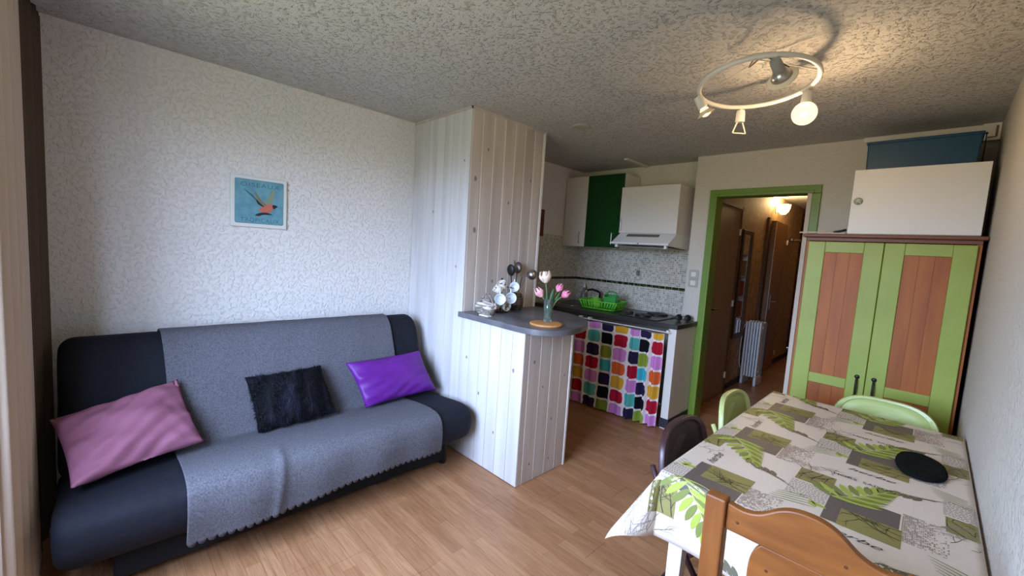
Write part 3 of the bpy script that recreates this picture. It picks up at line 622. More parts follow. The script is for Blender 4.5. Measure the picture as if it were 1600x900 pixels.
# ---------------------------------------------------------------- wardrobe, box cabinet, bin
def wardrobe():
    o = thing('wardrobe', 'pine wardrobe with two lime green framed doors at the table end', 'wardrobe', (2.83, 3.7, 0))
    x0, x1, y0, y1, zt = 2.424, 3.235, 3.47, 3.97, 1.70
    M = M_pinewood
    for a, b in ((x0, x0+.022), (x1-.022, x1)): bx('side_panel', (a, y0, 0), (b, y1, zt), M, o, bevel=.002)
    bx('back_panel', (x0+.022, y1-.01, .05), (x1-.022, y1, zt), M, o); bx('bottom_panel', (x0+.022, y0+.02, .06), (x1-.022, y1-.01, .08), M, o)
    bx('top_board', (x0-.022, y0-.028, zt+.012), (x1+.018, y1, zt+.034), mat('red_brown_stain', (120, 70, 42), .45, (104, 58, 34), 4, (.7, 6, 6)), o, bevel=.006)
    bx('cornice', (x0, y0-.008, zt-.012), (x1, y1, zt+.012), mat('red_brown_stain', (0, 0, 0)), o, bevel=.003)
    xm = (x0+x1)/2
    for s, (a, b) in enumerate(((x0+.016, xm-.0015), (xm+.0015, x1-.016))):
        st = .094; zb, zz = .08, zt-.016; mid0, mid1 = .735, .80
        d = bx('door', (a+st-.01, y0-.008, zb+.05), (b-st+.01, y0+.0, zz-.05), M, o)
        pw = (b-a-2*st)/3
        for q in range(3):
            bx('panel_board', (a+st+q*pw+.0008, y0-.011, mid1), (a+st+(q+1)*pw-.0008, y0-.008, zz-.07), M, d); bx('panel_board', (a+st+q*pw+.0008, y0-.011, zb+.09), (a+st+(q+1)*pw-.0008, y0-.008, mid0), M, d)
        for (p, q) in ((a, a+st), (b-st, b)): bx('stile', (p, y0-.02, zb), (q, y0, zz), M_lime, d, bevel=.004)
        for (p, q) in ((zb, zb+.09), (mid0, mid1), (zz-.07, zz)): bx('rail', (a+st, y0-.018, p), (b-st, y0, q), M_lime, d, bevel=.003)
        xh = (b-.04) if s == 0 else (a+.04); h = MB(); yh = y0-.02
        h.tube(spline([(xh, yh-.004, .705), (xh, yh-.024, .73), (xh, yh-.028, .765), (xh, yh-.024, .80), (xh, yh-.004, .825)], 4), .006, 8)
        h.lathe([(.001, 0), (.014, .001), (.012, .004), (.001, .005)], (0, 0, 0), 12, Matrix.Translation((xh, yh, .70)) @ Matrix.Rotation(pi/2, 4, 'X')); h.lathe([(.001, 0), (.014, .001), (.012, .004), (.001, .005)], (0, 0, 0), 12, Matrix.Translation((xh, yh, .83)) @ Matrix.Rotation(pi/2, 4, 'X'))
        h.build('handle', M_dkmetal, d, smooth=True)['label'] = 'black iron door handle'
    c = thing('box_cabinet', 'white one-door cabinet standing on top of the pine wardrobe', 'cabinet', (2.93, 3.7, zt+.0345))
    z0 = zt+.0345; bx('body', (2.64, 3.487, z0), (3.22, 3.96, 2.142), M_white, c)
    dd = bx('door', (2.636, 3.467, z0+.004), (3.222, 3.486, 2.142), M_white, c, bevel=.002)
    MB().lathe([(.001, .022), (.018, .021), (.022, .014), (.016, .006), (.01, 0)], (0, 0, 0), 16, Matrix.Translation((2.672, 3.467, 1.945)) @ Matrix.Rotation(pi/2, 4, 'X')).build('knob', mat('green_ceramic', (96, 116, 72), .3, (206, 206, 186), 90), dd, smooth=True)['label'] = 'green patterned knob'
    b = thing('storage_bin', 'dark blue flat storage bin on top of the white cabinet', 'storage bin', (2.93, 3.72, 2.1425))
    t = MB().prism([(2.68, 2.1425), (3.165, 2.1425), (3.172, 2.318), (2.674, 2.318)], lambda a, q, y: (a, y, q), 3.53, 3.93).build('body', mat('petrol_blue', (5, 60, 88), .4), b, bevel=.006)
    bx('rim', (2.668, 3.522, 2.308), (3.178, 3.938, 2.324), mat('petrol_blue', (0, 0, 0)), b, bevel=.005)
    # cables on top
    q = thing('white_cable', 'loose white cable lying on the wardrobe top by the door frame', 'cable', (2.5, 3.46, zt+.034)); zc = zt+.038
    MB().tube(spline([(2.38, 3.45, zc+.004), (2.43, 3.452, zc+.006), (2.50, 3.46, zc+.006), (2.58, 3.465, zc+.003), (2.625, 3.47, zc+.002)], 6), .0045, 6).build('cord', mat('ivory_cable', (206, 190, 170), .5), q, smooth=True)
    MB().tube(spline([(2.44, 3.50, zc+.002), (2.50, 3.50, zc+.018), (2.57, 3.51, zc+.03), (2.61, 3.52, zc+.028), (2.63, 3.49, zc+.002)], 6), .004, 6).build('cord', mat('ivory_cable', (0, 0, 0)), q, smooth=True)
    MB().tube([(2.565, 3.475, zc+.008), (2.60, 3.47, zc+.016), (2.63, 3.475, zc+.026)], .008, 8).build('plug', M_dkmetal, q, smooth=True)
wardrobe()
# duct and bracket in the far right corner under the ceiling
cd = thing('corner_duct', 'white boxed duct with a cord hole in the far corner under the ceiling', 'duct', (3.2, 3.9, 2.35))
bx('duct_body', (3.175, 3.93, 2.355), (3.254, 3.987, 2.459), M_white, cd, bevel=.002); bx('duct_cover', (2.60, 3.955, 2.425), (3.175, 3.987, 2.459), M_white, cd, bevel=.002)
h = MB(); h.tube([(3.235, 3.925, 2.44), (3.235, 3.925, 2.375), (3.20, 3.925, 2.372)], .005, 6); h.build('bracket', mat('grey_hook', (120, 108, 92), .6), cd)
MB().tube([(3.195, 3.928, 2.395), (3.196, 3.925, 2.3), (3.192, 3.93, 2.15)], .0025, 5).build('cord', M_dkmetal, cd); MB().sphere((3.195, 3.928, 2.40), .007, 8, 6).build('cord_hole', M_dkmetal, cd)
# ---------------------------------------------------------------- hall contents
M_door = mat('taupe_door', (150, 130, 112), .5); M_door2 = mat('brown_door', (138, 98, 62), .45, (122, 84, 52), 4, (6, 6, .6))
def lever(parent, p, n, d, m):
    p = Vector(p); n = Vector(n); d = Vector(d); b = MB()
    b.tube([p, p+n*.045], .008, 8); b.tube([p+n*.045-d*.01, p+n*.045+d*.1], .008, 8)
    q = p+n*.003; s = Vector((0, 0, 1)); w = d*.018
    b.add([q-w-s*.11, q+w-s*.11, q+w+s*.09, q-w+s*.09, q-w-s*.11+n*.004, q+w-s*.11+n*.004, q+w+s*.09+n*.004, q-w+s*.09+n*.004], [(0, 1, 2, 3), (4, 5, 6, 7), (0, 1, 5, 4), (1, 2, 6, 5), (2, 3, 7, 6), (3, 0, 4, 7)])
    return b.build('door_handle', m, parent, smooth=False)
d1 = struct(bx('door_1', (1.44, 4.38, .008), (1.478, 5.13, 2.10), M_door, bevel=.003)); lever(d1, (1.478, 4.46, 1.02), (1, 0, 0), (0, 1, 0), M_dkmetal)
bx('frame', (1.44, 5.131, 0), (1.487, 5.165, 2.13), mat('dark_frame', (92, 66, 44), .6), d1); bx('frame', (1.44, 4.30, 2.101), (1.487, 5.165, 2.13), mat('dark_frame', (0, 0, 0)), d1)
for z in (.22, 1.05, 1.85): MB().tube([(1.488, 5.12, z-.035), (1.488, 5.12, z+.035)], .011, 8).build('hinge', M_whitep, d1)
d2 = struct(MB().prism([(6.42, 1.452), (7.16, 1.448), (7.16, 1.488), (6.42, 1.52)], lambda a, b, t: (b, a, t), .008, 2.10).build('door_2', M_door2, bevel=.003)); lever(d2, (1.518, 6.52, 1.02), (1, 0, 0), (0, 1, 0), M_metal)
bx('frame', (1.442, 6.26, 0), (1.47, 6.33, 2.13), mat('dark_frame', (0, 0, 0)), d2); bx('gap_shade_strip', (1.441, 6.33, 0.005), (1.446, 6.42, 2.12), mat('opening_shade', (12, 10, 9), .9), d2)  # near-black strip paints the unlit gap beside the ajar door
bx('edge_strip', (1.518, 6.412, .01), (1.522, 6.424, 2.09), M_whitep, d2)
for z in (.22, 1.85): MB().tube([(1.50, 7.17, z-.035), (1.50, 7.17, z+.035)], .011, 8).build('hinge', M_whitep, d2)
mi = thing('wall_mirror', 'tall narrow mirror with dark wooden frame on the hall wall', 'mirror', (1.44, 5.52, .61)); y0, y1, z0, z1, t = 5.33, 5.71, .61, 1.90, .05
fr2 = MB(); fr2.box((1.441, y0, z0), (1.466, y0+t, z1)); fr2.box((1.441, y1-t, z0), (1.466, y1, z1)); fr2.box((1.441, y0+t, z0), (1.466, y1-t, z0+t)); fr2.box((1.441, y0+t, z1-t), (1.466, y1-t, z1))
fr2.build('frame', mat('walnut_frame', (74, 52, 34), .5), mi, bevel=.003); bx('glass', (1.441, y0+t, z0+t), (1.452, y1-t, z1-t), mat('mirror_glass', (225, 225, 225), .03, metal=1), mi)
# what the mirror shows: shelves on the opposite hall wall
sh2 = thing('hall_bookcase', 'white bookcase with red boxes seen in the hall mirror', 'bookcase', (2.6, 8.68, 0)); k = MB()
for yy in (8.18, 9.18): k.box((2.45, yy-.01, 0), (2.74, yy+.01, 1.7))
k.build('side_panel', M_white, sh2); 
for z in (.05, .45, .85, 1.25, 1.68): bx('shelf', (2.45, 8.191, z), (2.74, 9.169, z+.02), M_white, sh2)
for j, (z, c) in enumerate(((.87, (150, 30, 30)), (1.27, (140, 120, 90)), (.47, (160, 40, 36)))): tag(bx('storage_box', (2.47, 8.28, z+.0005), (2.72, 9.1, z+.3), mat('box_col%d' % j, c, .6), bevel=.004), ['red box on the third shelf of the hall bookcase', 'tan box on the top shelf of the hall bookcase', 'red box on the second shelf of the hall bookcase'][j], 'box')
# oil radiator
ra = thing('oil_radiator', 'white finned electric radiator on feet against the hall wall', 'radiator', (1.52, 6.0, 0)); M_rad = mat('radiator_white', (224, 228, 232), .4)
for i in range(6):
    xx = 1.475+i*.031; MB().prism(closed_spline([(5.80, .12), (5.93, .12), (5.945, .16), (5.945, .74), (5.93, .78), (5.80, .78), (5.785, .74), (5.785, .16)], 3), lambda a, b, t: (t, a, b), xx-.010, xx+.010).build('fin', M_rad, ra, bevel=.004)
for z in (.17, .73): MB().tube([(1.465, 5.865, z), (1.645, 5.865, z)], .018, 8).build('pipe', M_rad, ra)
bx('control_box', (1.455, 5.95, .10), (1.66, 6.03, .80), mat('radiator_grey', (92, 82, 74), .5), ra, bevel=.01)
for xx in (1.485, 1.635): bx('foot', (xx-.015, 5.76, 0), (xx+.015, 6.02, .115), M_rad, ra, bevel=.008)
MB().tube(spline([(1.46, 6.0, .12), (1.453, 5.74, .25), (1.453, 5.73, .65), (1.47, 5.79, .78)], 5), .005, 6).build('power_cord', M_whitep, ra, smooth=True)
# hall wall lamp
wl = thing('wall_lamp', 'lit half-bowl glass wall lamp high on the hall wall', 'lamp', (1.44, 6.62, 2.2))
MB().lathe([(.001, 0), (.05, 0), (.05, .012), (.001, .014)], (0, 0, 0), 16, Matrix.Translation((1.441, 6.62, 2.27)) @ Matrix.Rotation(pi/2, 4, 'Y')).build('wall_plate', M_whitep, wl)
bw = mat('lit_opal_glass', (255, 214, 140), .5, emit=14)
MB().lathe([(.001, 0), (.03, .005), (.06, .04), (.075, .09), (.08, .13), (.076, .13), (.07, .09), (.05, .035), (.001, .01)], (1.53, 6.62, 2.20), 20).build('glass_shade', bw, wl, smooth=True)
lp = bpy.data.lights.new('hall_bulb', 'POINT'); lp.energy = 34; lp.color = (1, .72, .36); lp.shadow_soft_size = .04
lo = bpy.data.objects.new('hall_bulb', lp); COL.objects.link(lo); lo.location = (1.53, 6.62, 2.37)
# coat hook and far shelf
ck = thing('coat_hook', 'dark wooden coat hook sticking out of the hall wall past the brown door', 'hook', (1.44, 7.5, 1.9)); MB().tube([(1.441, 7.5, 1.90), (1.60, 7.5, 1.90)], [.016, .022], 10).build('peg', mat('walnut_frame', (0, 0, 0)), ck, smooth=True); MB().sphere((1.44+.045, 7.48, 1.91), .022, 10, 8).build('knob', M_metal, ck, smooth=True)
su = thing('hall_shelf_unit', 'narrow white shelf unit at the dark end of the hall', 'shelf unit', (1.65, 8.6, 0))
for xx in (1.452, 1.87): bx('upright', (xx, 8.4, 0), (xx+.03, 8.7, 1.68), M_white, su)
for z in (.05, .5, .95, 1.35, 1.65): bx('shelf', (1.482, 8.402, z), (1.87, 8.69, z+.02), M_white, su)
bx('back_panel', (1.482, 8.68, .07), (1.87, 8.70, 1.65), mat('dark_brown_board', (46, 32, 24), .8), su)
# ---------------------------------------------------------------- things on the bar
Z = 1.0352
bk = thing('wire_basket', 'white cloth-lined basket with a bow handle on the bar by the pillar', 'basket', (.86, 1.96, Z)); M_wick = mat('white_wicker', (176, 164, 152), .7, (92, 80, 72), 60)
def bpos(a, r, z): return (.855+r*1.25*cos(a), 1.965+r*.8*sin(a), Z+z)
for i in range(6): MB().tube([bpos(2*pi*k/24, .058+.012*i/5+.003*sin(k*3.1+i*pi), .006+i*.011) for k in range(24)], .0058, 6, close=True).build('wicker_row', M_wick, bk, smooth=True)
MB().lathe([(.001, 0), (.058, 0), (.06, .005), (.001, .006)], (0, 0, 0), 20, Matrix.Translation((.855, 1.965, Z)) @ Matrix.Diagonal((1.25, .8, 1, 1))).build('base', M_wick, bk)
MB().tube(spline([(.855-.085, 1.965, Z+.06), (.83, 1.965, Z+.125), (.86, 1.965, Z+.145), (.90, 1.965, Z+.12), (.855+.085, 1.965, Z+.06)], 6), .006, 6).build('handle', M_wick, bk, smooth=True)
cl = MB().grid(lambda u, v: (bpos(2*pi*u, .062+.014*v*v+.004*sin(u*31)*v, .05+.03*sin(v*pi)-.008*v*v+.006*sin(u*19))), 40, 6).build('cloth_liner', mat('cream_linen', (212, 202, 190), .9), bk, smooth=True, solid=.002)
tag(bx('folded_paper', (.895, 1.868, Z), (.985, 1.905, Z+.008), M_whitep, bevel=.002), 'small folded white paper lying on the bar before the basket', 'paper')
tag(MB().prism(closed_spline([(.775, .0), (.81, .0), (.815, .03), (.81, .058), (.77, .058), (.765, .03)], 3), lambda a, b, t: (a-.02, 2.0+t, Z+b+.03), 0, .05).build('napkin_pack', mat('paper_white', (224, 216, 206), .8), smooth=False), 'white napkin pack leaning between the pillar and the basket', 'napkins')
# mug tree with cups
mt = thing('mug_tree', 'wire mug tree holding cups on the bar', 'mug tree', (.84, 2.12, Z))
MB().lathe([(.001, 0), (.06, 0), (.062, .006), (.05, .012), (.001, .014)], (.84, 2.12, Z), 20).build('base', M_dkmetal, mt, smooth=True)
MB().tube([(.84, 2.12, Z), (.84, 2.12, Z+.25)], .006, 8).build('pole', M_dkmetal, mt, smooth=True)
cups = [(.91, 2.045, .105, (.74, -.66, .12), .041, 'white cup with pale blue inside, left of the pair low on the mug tree', 0), (.915, 2.145, .11, (.76, -.62, .15), .041, 'white cup with pale blue inside, right of the pair low on the mug tree', 0),
        (.90, 2.19, .185, (.7, -.62, .3), .037, 'white espresso cup highest on the right of the mug tree', 0), (.87, 2.06, .175, (-.5, -.6, .55), .036, 'white patterned cup tilted upward on the left of the mug tree', 1),
        (.885, 2.12, .055, (.9, .1, -.2), .037, 'patterned white cup hanging lowest on the mug tree', 1), (.88, 2.09, .2, (.1, -.5, .8), .03, 'small patterned cup near the top of the mug tree', 1)]
for (cx, cy, cz, n, r, lab, pat) in cups:
    n = Vector(n).normalized(); q = n.to_track_quat('Z', 'Y').to_matrix().to_4x4(); T = Matrix.Translation((cx, cy, Z+cz)) @ q
    c = thing('cup', lab, 'cup', (cx, cy, Z+cz), 'cups on the mug tree')
    MB().lathe([(.001, -.03), (r*.7, -.03), (r*.85, -.022), (r, .03), (r*.94, .03), (r*.8, -.018), (.001, -.022)], (0, 0, 0), 20, T).build('body', mat('patterned_china', (214, 206, 192), .3, (70, 50, 46), 70, ramp=(.56, .62)) if pat else mat('white_china', (222, 226, 230), .25), c, smooth=True)
    MB().tube([T @ Vector(p) for p in spline([(0, r*.9, .018), (0, r*1.55, .012), (0, r*1.55, -.01), (0, r*.85, -.016)], 5)], .0045, 6).build('handle', mat('white_china', (0, 0, 0)), c, smooth=True)
    e = Vector((.84, 2.12, Z+cz+.005)); MB().tube([e, Vector((cx, cy, Z+cz))-n*.02], .003, 6).build('arm', M_dkmetal, mt)
# barrel crock with utensils
ba = thing('barrel_crock', 'silver and brown barrel-shaped crock on the bar', 'crock', (.80, 2.30, Z)); bc = (.805, 2.315, Z)
MB().lathe([(.001, 0), (.042, 0), (.051, .03), (.056, .062), (.051, .095), (.043, .128), (.039, .128), (.046, .09), (.05, .06), (.04, .008), (.001, .006)], bc, 24).build('body', mat('barrel_glaze', (104, 90, 84), .25, (134, 118, 110), 5, (7, 7, .5), metal=.6), ba, smooth=True)
for z, r in ((.022, .0495), (.038, .0535), (.088, .0527), (.106, .0488)): MB().tube([(bc[0]+r*cos(2*pi*k/28), bc[1]+r*sin(2*pi*k/28), Z+z) for k in range(28)], .0036, 6, close=True).build('hoop', mat('dark_hoop', (36, 31, 29), .4), ba)
def utensil(name, label, base, top, kind, m):
    b = Vector(base); t = Vector(top); o = thing(name, label, 'utensil', base, 'utensils in the barrel crock'); d = (t-b).normalized()
    MB().tube([b, t], .004, 8).build('shaft', m, o, smooth=True); q = d.to_track_quat('Z', 'Y').to_matrix().to_4x4()
    if kind == 'ladle': MB().lathe([(.001, -.034), (.02, -.03), (.036, -.014), (.042, .008), (.039, .008), (.033, -.012), (.018, -.026), (.001, -.03)], (0, 0, 0), 20, Matrix.Translation(t+Vector((.02, .03, -.01))) @ Vector((-.66, .73, .25)).to_track_quat('Z', 'Y').to_matrix().to_4x4()).build('bowl', m, o, smooth=True)
    if kind == 'spoon': MB().sphere(t+d*.035, .038, 16, 10, (.95, .4, 1.2), q).build('bowl', m, o, smooth=True)
    if kind == 'spatula': MB().box((-.03, -.003, 0), (.03, .003, .09), Matrix.Translation(t) @ q).build('blade', m, o, bevel=.003)
utensil('serving_spoon', 'large black spoon standing in the barrel crock behind the cups', (.795, 2.29, Z+.02), (.80, 2.25, Z+.272), 'spoon', M_black)
utensil('ladle', 'shiny steel ladle leaning out of the barrel crock to the right', (.805, 2.285, Z+.02), (.83, 2.40, Z+.285), 'ladle', M_metal)
utensil('spatula', 'brown wooden spatula standing in the barrel crock', (.81, 2.30, Z+.02), (.83, 2.315, Z+.17), 'spatula', mat('wood_spoon', (134, 98, 66), .6))
utensil('slotted_spoon', 'dark steel spoon standing at the back of the barrel crock', (.785, 2.31, Z+.02), (.775, 2.34, Z+.29), 'spoon', mat('dark_steel', (104, 96, 90), .35, metal=.8))
utensil('whisk_handle', 'light wooden handle standing in the front of the barrel crock', (.82, 2.32, Z+.02), (.845, 2.345, Z+.16), 'none', mat('pale_wood', (204, 172, 128), .6))
# board, vase, tulips
BZ = Z; wbd = tag(MB().lathe([(.001, 0), (.100, 0), (.104, .004), (.104, .010), (.10, .014), (.001, .014)], (1.365, 2.03, BZ), 36).build('wooden_board', mat('beech_board', (206, 150, 92), .5, (186, 128, 74), 6, (1, 6, 1)), smooth=True, angle=.6), 'round beech trivet board under the tulip vase on the bar', 'board')
vx, vy, vz = 1.345, 2.065, BZ+.0145
va = thing('glass_vase', 'slender clear glass vase with stones on the round board', 'vase', (vx, vy, vz))
gm = mat('vase_glass', (196, 216, 204), .05, trans=.92); MB().lathe([(.001, 0), (.025, 0), (.028, .004), (.027, .02), (.028, .08), (.034, .148), (.0315, .148), (.0255, .08), (.0245, .02), (.001, .012)], (vx, vy, vz), 24).build('glass', gm, va, smooth=True)
rng = random.Random(4)
for k in range(16): a = rng.random()*6.3; r = .014*rng.random()**.5; MB().sphere((vx+r*cos(a), vy+r*sin(a), vz+.018+.032*k/16), .007+.002*rng.random(), 8, 6).build('pebble', mat('glass_pebble', (150, 156, 150), .2), va, smooth=True)
def tulip(name, label, tip, m, open_, h, w):
    b = Vector((vx+rng.uniform(-.008, .008), vy+rng.uniform(-.008, .008), vz+.05)); t = Vector(tip); o = thing(name, label, 'tulip', tuple(b), 'tulips in the glass vase')
    mid = b.lerp(t, .55)+Vector((0, 0, .02)); st = spline([b, mid, t], 8); MB().tube(st, .0034, 6).build('stem', mat('stem_green', (112, 134, 84), .6), o, smooth=True)
    d = (st[-1]-st[-3]).normalized(); q = Matrix.Translation(t) @ d.to_track_quat('Z', 'Y').to_matrix().to_4x4()
    for k in range(6):
        R = Matrix.Rotation(k*pi/3+.2, 4, 'Z'); lay = 1 if k % 2 else .86; op = open_*(1.4 if k == 1 else 1)
        def pet(u, v):
            a = (u-.5)*1.5*sin(min(1, v*1.25+.12)*pi*.92)**.7 if v < .97 else 0
            rr = w*lay*(sin(min(1, v*1.5+.08)*pi/2))*(1-.62*max(0, v-.45)**1.2/.55**1.2*(1-op)) + op*.01*max(0, v-.6)
            return q @ R @ Vector((rr*cos(a), rr*sin(a), h*v))
        MB().grid(pet, 6, 9).build('petal', m, o, smooth=True, solid=.001)
M_pk = mat('pink_petal', (222, 108, 148), .5, (238, 168, 190), 26, spec=.3); M_cr = mat('cream_petal', (232, 200, 176), .5, (240, 220, 204), 14, spec=.3)
tulip('tulip', 'large cream tulip standing highest in the vase', (1.315, 2.06, vz+.245), M_cr, .5, .082, .042); tulip('tulip', 'pink and cream tulip leaning left over the vase rim', (1.305, 2.05, vz+.155), mat('pink_cream_petal', (228, 130, 156), .5, (240, 214, 200), 30), .1, .076, .031)
tulip('tulip', 'upright pink tulip in the middle of the bunch', (1.362, 2.12, vz+.195), M_pk, .1, .062, .026); tulip('tulip', 'pink tulip leaning right out of the vase', (1.395, 2.13, vz+.165), M_pk, .2, .064, .028)
for k, (dx, dy, hh) in enumerate(((-.005, -.01, .15), (.012, .012, .17), (.03, .035, .155), (.0, .02, .16))):
    def leaf(u, v, dx=dx, dy=dy, hh=hh): w = .017*sin(pi*min(1, v*.9+.08))**.8; return (vx+dx*v*1.6+(u-.5)*w*.7, vy+dy*v*1.6+(u-.5)*w*1.2, vz+.05+hh*v)
    MB().grid(leaf, 3, 10).build('leaf', mat('tulip_leaf', (60, 104, 66), .5), va, smooth=True, solid=.001)
# papers tucked under the counter edge
cr = MB()
cr.grid(lambda u, v: (1.362+.06*u*0+.05*v, 1.885+.17*u, .9975-.001-.014*v*v-.006*abs(sin(u*20))*v), 30, 6)
tag(cr.build('paper_strip', mat('printed_paper', (222, 220, 222), .7, (60, 60, 66), 60, ramp=(.56, .6)), smooth=True, solid=.001), 'white printed paper strip tucked under the bar counter end', 'paper')
# ---------------------------------------------------------------- ceiling lamp
def ceiling_lamp():
    c = Vector((2.385, 2.205, 2.338)); r = .243; o = thing('ceiling_lamp', 'white ring ceiling lamp with four adjustable sockets', 'lamp', (c.x, c.y, H)); M = mat('lamp_white', (214, 208, 198), .4)
    far = Vector((-.707, .707, 0)); side = Vector((.707, .707, 0)); tilt = .10
    def rp(a, k=1, dz=0): p = c+side*cos(a)*r*k+far*sin(a)*r*k; return Vector((p.x, p.y, p.z-sin(a)*r*tilt+dz))
    MB().tube([rp(2*pi*k/64) for k in range(64)], .011, 10, close=True).build('ring', M, o, smooth=True)
    mc = c; MB().lathe([(.001, H-.014), (.036, H-.013), (.042, H-.004), (.042, H), (.001, H)], (mc.x, mc.y, 0), 24).build('ceiling_rose', M, o, smooth=True, angle=.6)
    for a in (-pi/2+.9, pi/2+.9): MB().tube([(mc.x, mc.y, H-.012), rp(a, .98)], .0028, 8).build('stay', M, o, smooth=True)
    MB().tube(spline([(mc.x, mc.y, H-.012), rp(pi*1.15, .25, .05), rp(-pi/2-.5, .55, .05), rp(-pi/2-.1, .75, -.0), rp(-pi/2+.25, .80, -.03)], 8), .003, 6).build('cable', mat('grey_cable', (96, 88, 82), .6), o, smooth=True)
    gl = mat('lit_bulb', (255, 206, 138), .3, emit=10)
    nt = gl.node_tree; tr_ = nt.nodes.new('ShaderNodeBsdfTransparent'); em_ = nt.nodes.new('ShaderNodeEmission'); em_.inputs[0].default_value = (1, .66, .34, 1); em_.inputs[1].default_value = 4.5
    mx_ = nt.nodes.new('ShaderNodeMixShader'); mx_.inputs[0].default_value = .3; nt.links.new(tr_.outputs[0], mx_.inputs[1]); nt.links.new(em_.outputs[0], mx_.inputs[2]); nt.links.new(mx_.outputs[0], nt.nodes['Material Output'].inputs[0])
    fil = mat('filament', (255, 200, 130), .5, emit=60)
    mat('dish_glass', (238, 222, 196), .15)
    def sock(a, dirv, kind):
        p = rp(a); d = Vector(dirv).normalized(); q = d.to_track_quat('Z', 'Y').to_matrix().to_4x4(); j = p+Vector((0, 0, -.028)); T = Matrix.Translation(j) @ q
        s = MB().lathe([(.001, -.012), (.019, -.01), (.021, .0), (.023, .045), (.021, .05), (.001, .05)], (0, 0, 0), 18, T).build('socket', mat('socket_grey', (150, 148, 142), .45) if kind == 'dish' else M, o, smooth=True, angle=.7)
        MB().tube([p, j], .006, 8).build('joint', M, s)
        if kind == 'clip':
            b = MB(); e = [T @ Vector((0, 0, .05))+side*x for x in (-.014, .014)]; g = [T @ Vector((0, 0, .105))+side*x for x in (-.034, .034)]
            for a_, b_ in zip(e, g): b.tube([a_, b_], .0035, 6)
            b.tube([g[0]*.98+g[1]*.02, g[1]], .003, 6); b.build('wire_clip', M, s)
        if kind == 'globe':
            MB().sphere(T @ Vector((0, 0, .088)), .052, 24, 16).build('bulb', gl, s, smooth=True); MB().sphere(T @ Vector((0, 0, .092)), .014, 10, 8).build('filament', fil, s, smooth=True)
        if kind == 'dish':
            MB().lathe([(.016, .05), (.03, .062), (.042, .085), (.043, .085), (.031, .06), (.017, .048)], (0, 0, 0), 20, T).build('reflector', M_metal, s, smooth=True)
            MB().lathe([(.044, .0), (.058, .008), (.060, .010), (.044, .004)], tuple(Vector((0, 0, 0))), 24, T @ Matrix.Translation((0, 0, .082))).build('glass_dish', mat('dish_glass', (238, 222, 196), .15), s, smooth=True)
        if kind == 'spot':
            MB().lathe([(.013, .05), (.02, .058), (.024, .075), (.018, .09), (.001, .096)], (0, 0, 0), 18, T).build('bulb', gl, s, smooth=True); MB().sphere(T @ Vector((0, 0, .078)), .009, 10, 8).build('filament', fil, s, smooth=True)
            MB().lathe([(.026, .0), (.045, .02), (.047, .022), (.028, .004)], (0, 0, 0), 24, T @ Matrix.Translation((0, 0, .066))).build('glass_dish', mat('dish_glass', (0, 0, 0)), s, smooth=True)
        return T
    T1 = sock(2.65, (.35, .3, -.75), 'spot'); sock(1.32, (.02, .0, -1), 'clip'); T3 = sock(.0, (-.04, .06, -1), 'globe'); sock(-1.8, (.12, .9, -.45), 'dish')
    for T, e, s, z in ((T3, 24, .018, .092), (T1, 7, .012, .078)):
        l = bpy.data.lights.new('lamp_bulb', 'POINT'); l.energy = e; l.color = (1, .70, .40); l.shadow_soft_size = s; q = bpy.data.objects.new('lamp_bulb', l); COL.objects.link(q)
        q.location = (T @ Vector((0, 0, z)))
    return
ceiling_lamp()
# ---------------------------------------------------------------- table and printed cloth
TX0, TX1, TY0, TY1, TZ = 2.47, 3.244, 1.42, 2.87, .755
tb = thing('dining_table', 'white-legged dining table under the leaf print cloth', 'table', (2.86, 2.15, 0))
bx('tabletop', (TX0+.004, TY0+.004, TZ-.032), (TX1-.002, TY1-.004, TZ-.0025), M_whitep, tb, bevel=.003)
ap = MB(); ap.box((TX0+.05, TY0+.05, TZ-.11), (TX1-.05, TY0+.07, TZ-.0325)); ap.box((TX0+.05, TY1-.07, TZ-.11), (TX1-.05, TY1-.05, TZ-.0325)); ap.box((TX0+.05, TY0+.07, TZ-.11), (TX0+.07, TY1-.07, TZ-.0325)); ap.box((TX1-.07, TY0+.07, TZ-.11), (TX1-.05, TY1-.07, TZ-.0325))
ap.build('apron', M_whitep, tb)
for xx in (TX0+.03, TX1-.06):
    for yy in (TY0+.03, TY1-.085): MB().prism([(0, 0), (.055, 0), (.055, .055), (0, .055)], lambda a, b, t, xx=xx, yy=yy: (xx+a*(1-.25*t), yy+b*(1-.25*t), (TZ-.0325)*(1-t)), 0, 1).build('leg', M_whitep, tb, bevel=.003)
OV = .235
def cloth_pos(u, v, off=0):
    """u along x, v along y in flat cloth metres (table coordinates), folded over the edges"""
    du = max(0, TX0-u); dvn = max(0, TY0-v); dvf = max(0, v-TY1)
    x = max(u, TX0); y = min(max(v, TY0), TY1); z = TZ
    dv = dvn if dvn else dvf; sy = -1 if dvn else 1
    if du == 0 and dv == 0: return Vector((x, y, z+off))
    l = sqrt(du*du+dv*dv); th = math.atan2(dv, du); ro = .12+.44*max(0, sin(2*th))
    if du == 0: ro += .10*max(0, 1-(u-TX0)/.3)*0
    if dvn and du == 0: ro += .05*sin(u*14)*min(1, dvn/.2)
    ux, uy = -du/l, sy*dv/l
    r0 = .012
    if l < r0*1.57: a = l/r0; out = r0*sin(a); dz = r0*(1-cos(a))
    else: k = l-r0*1.57; out = r0+k*ro; dz = r0+k*sqrt(1-ro*ro)
    n = Vector((ux, uy, .15)).normalized() if l > r0*1.57 else Vector((ux*sin(l/r0), uy*sin(l/r0), cos(l/r0)))
    return Vector((x+ux*out, y+uy*out, z-dz))+n*off
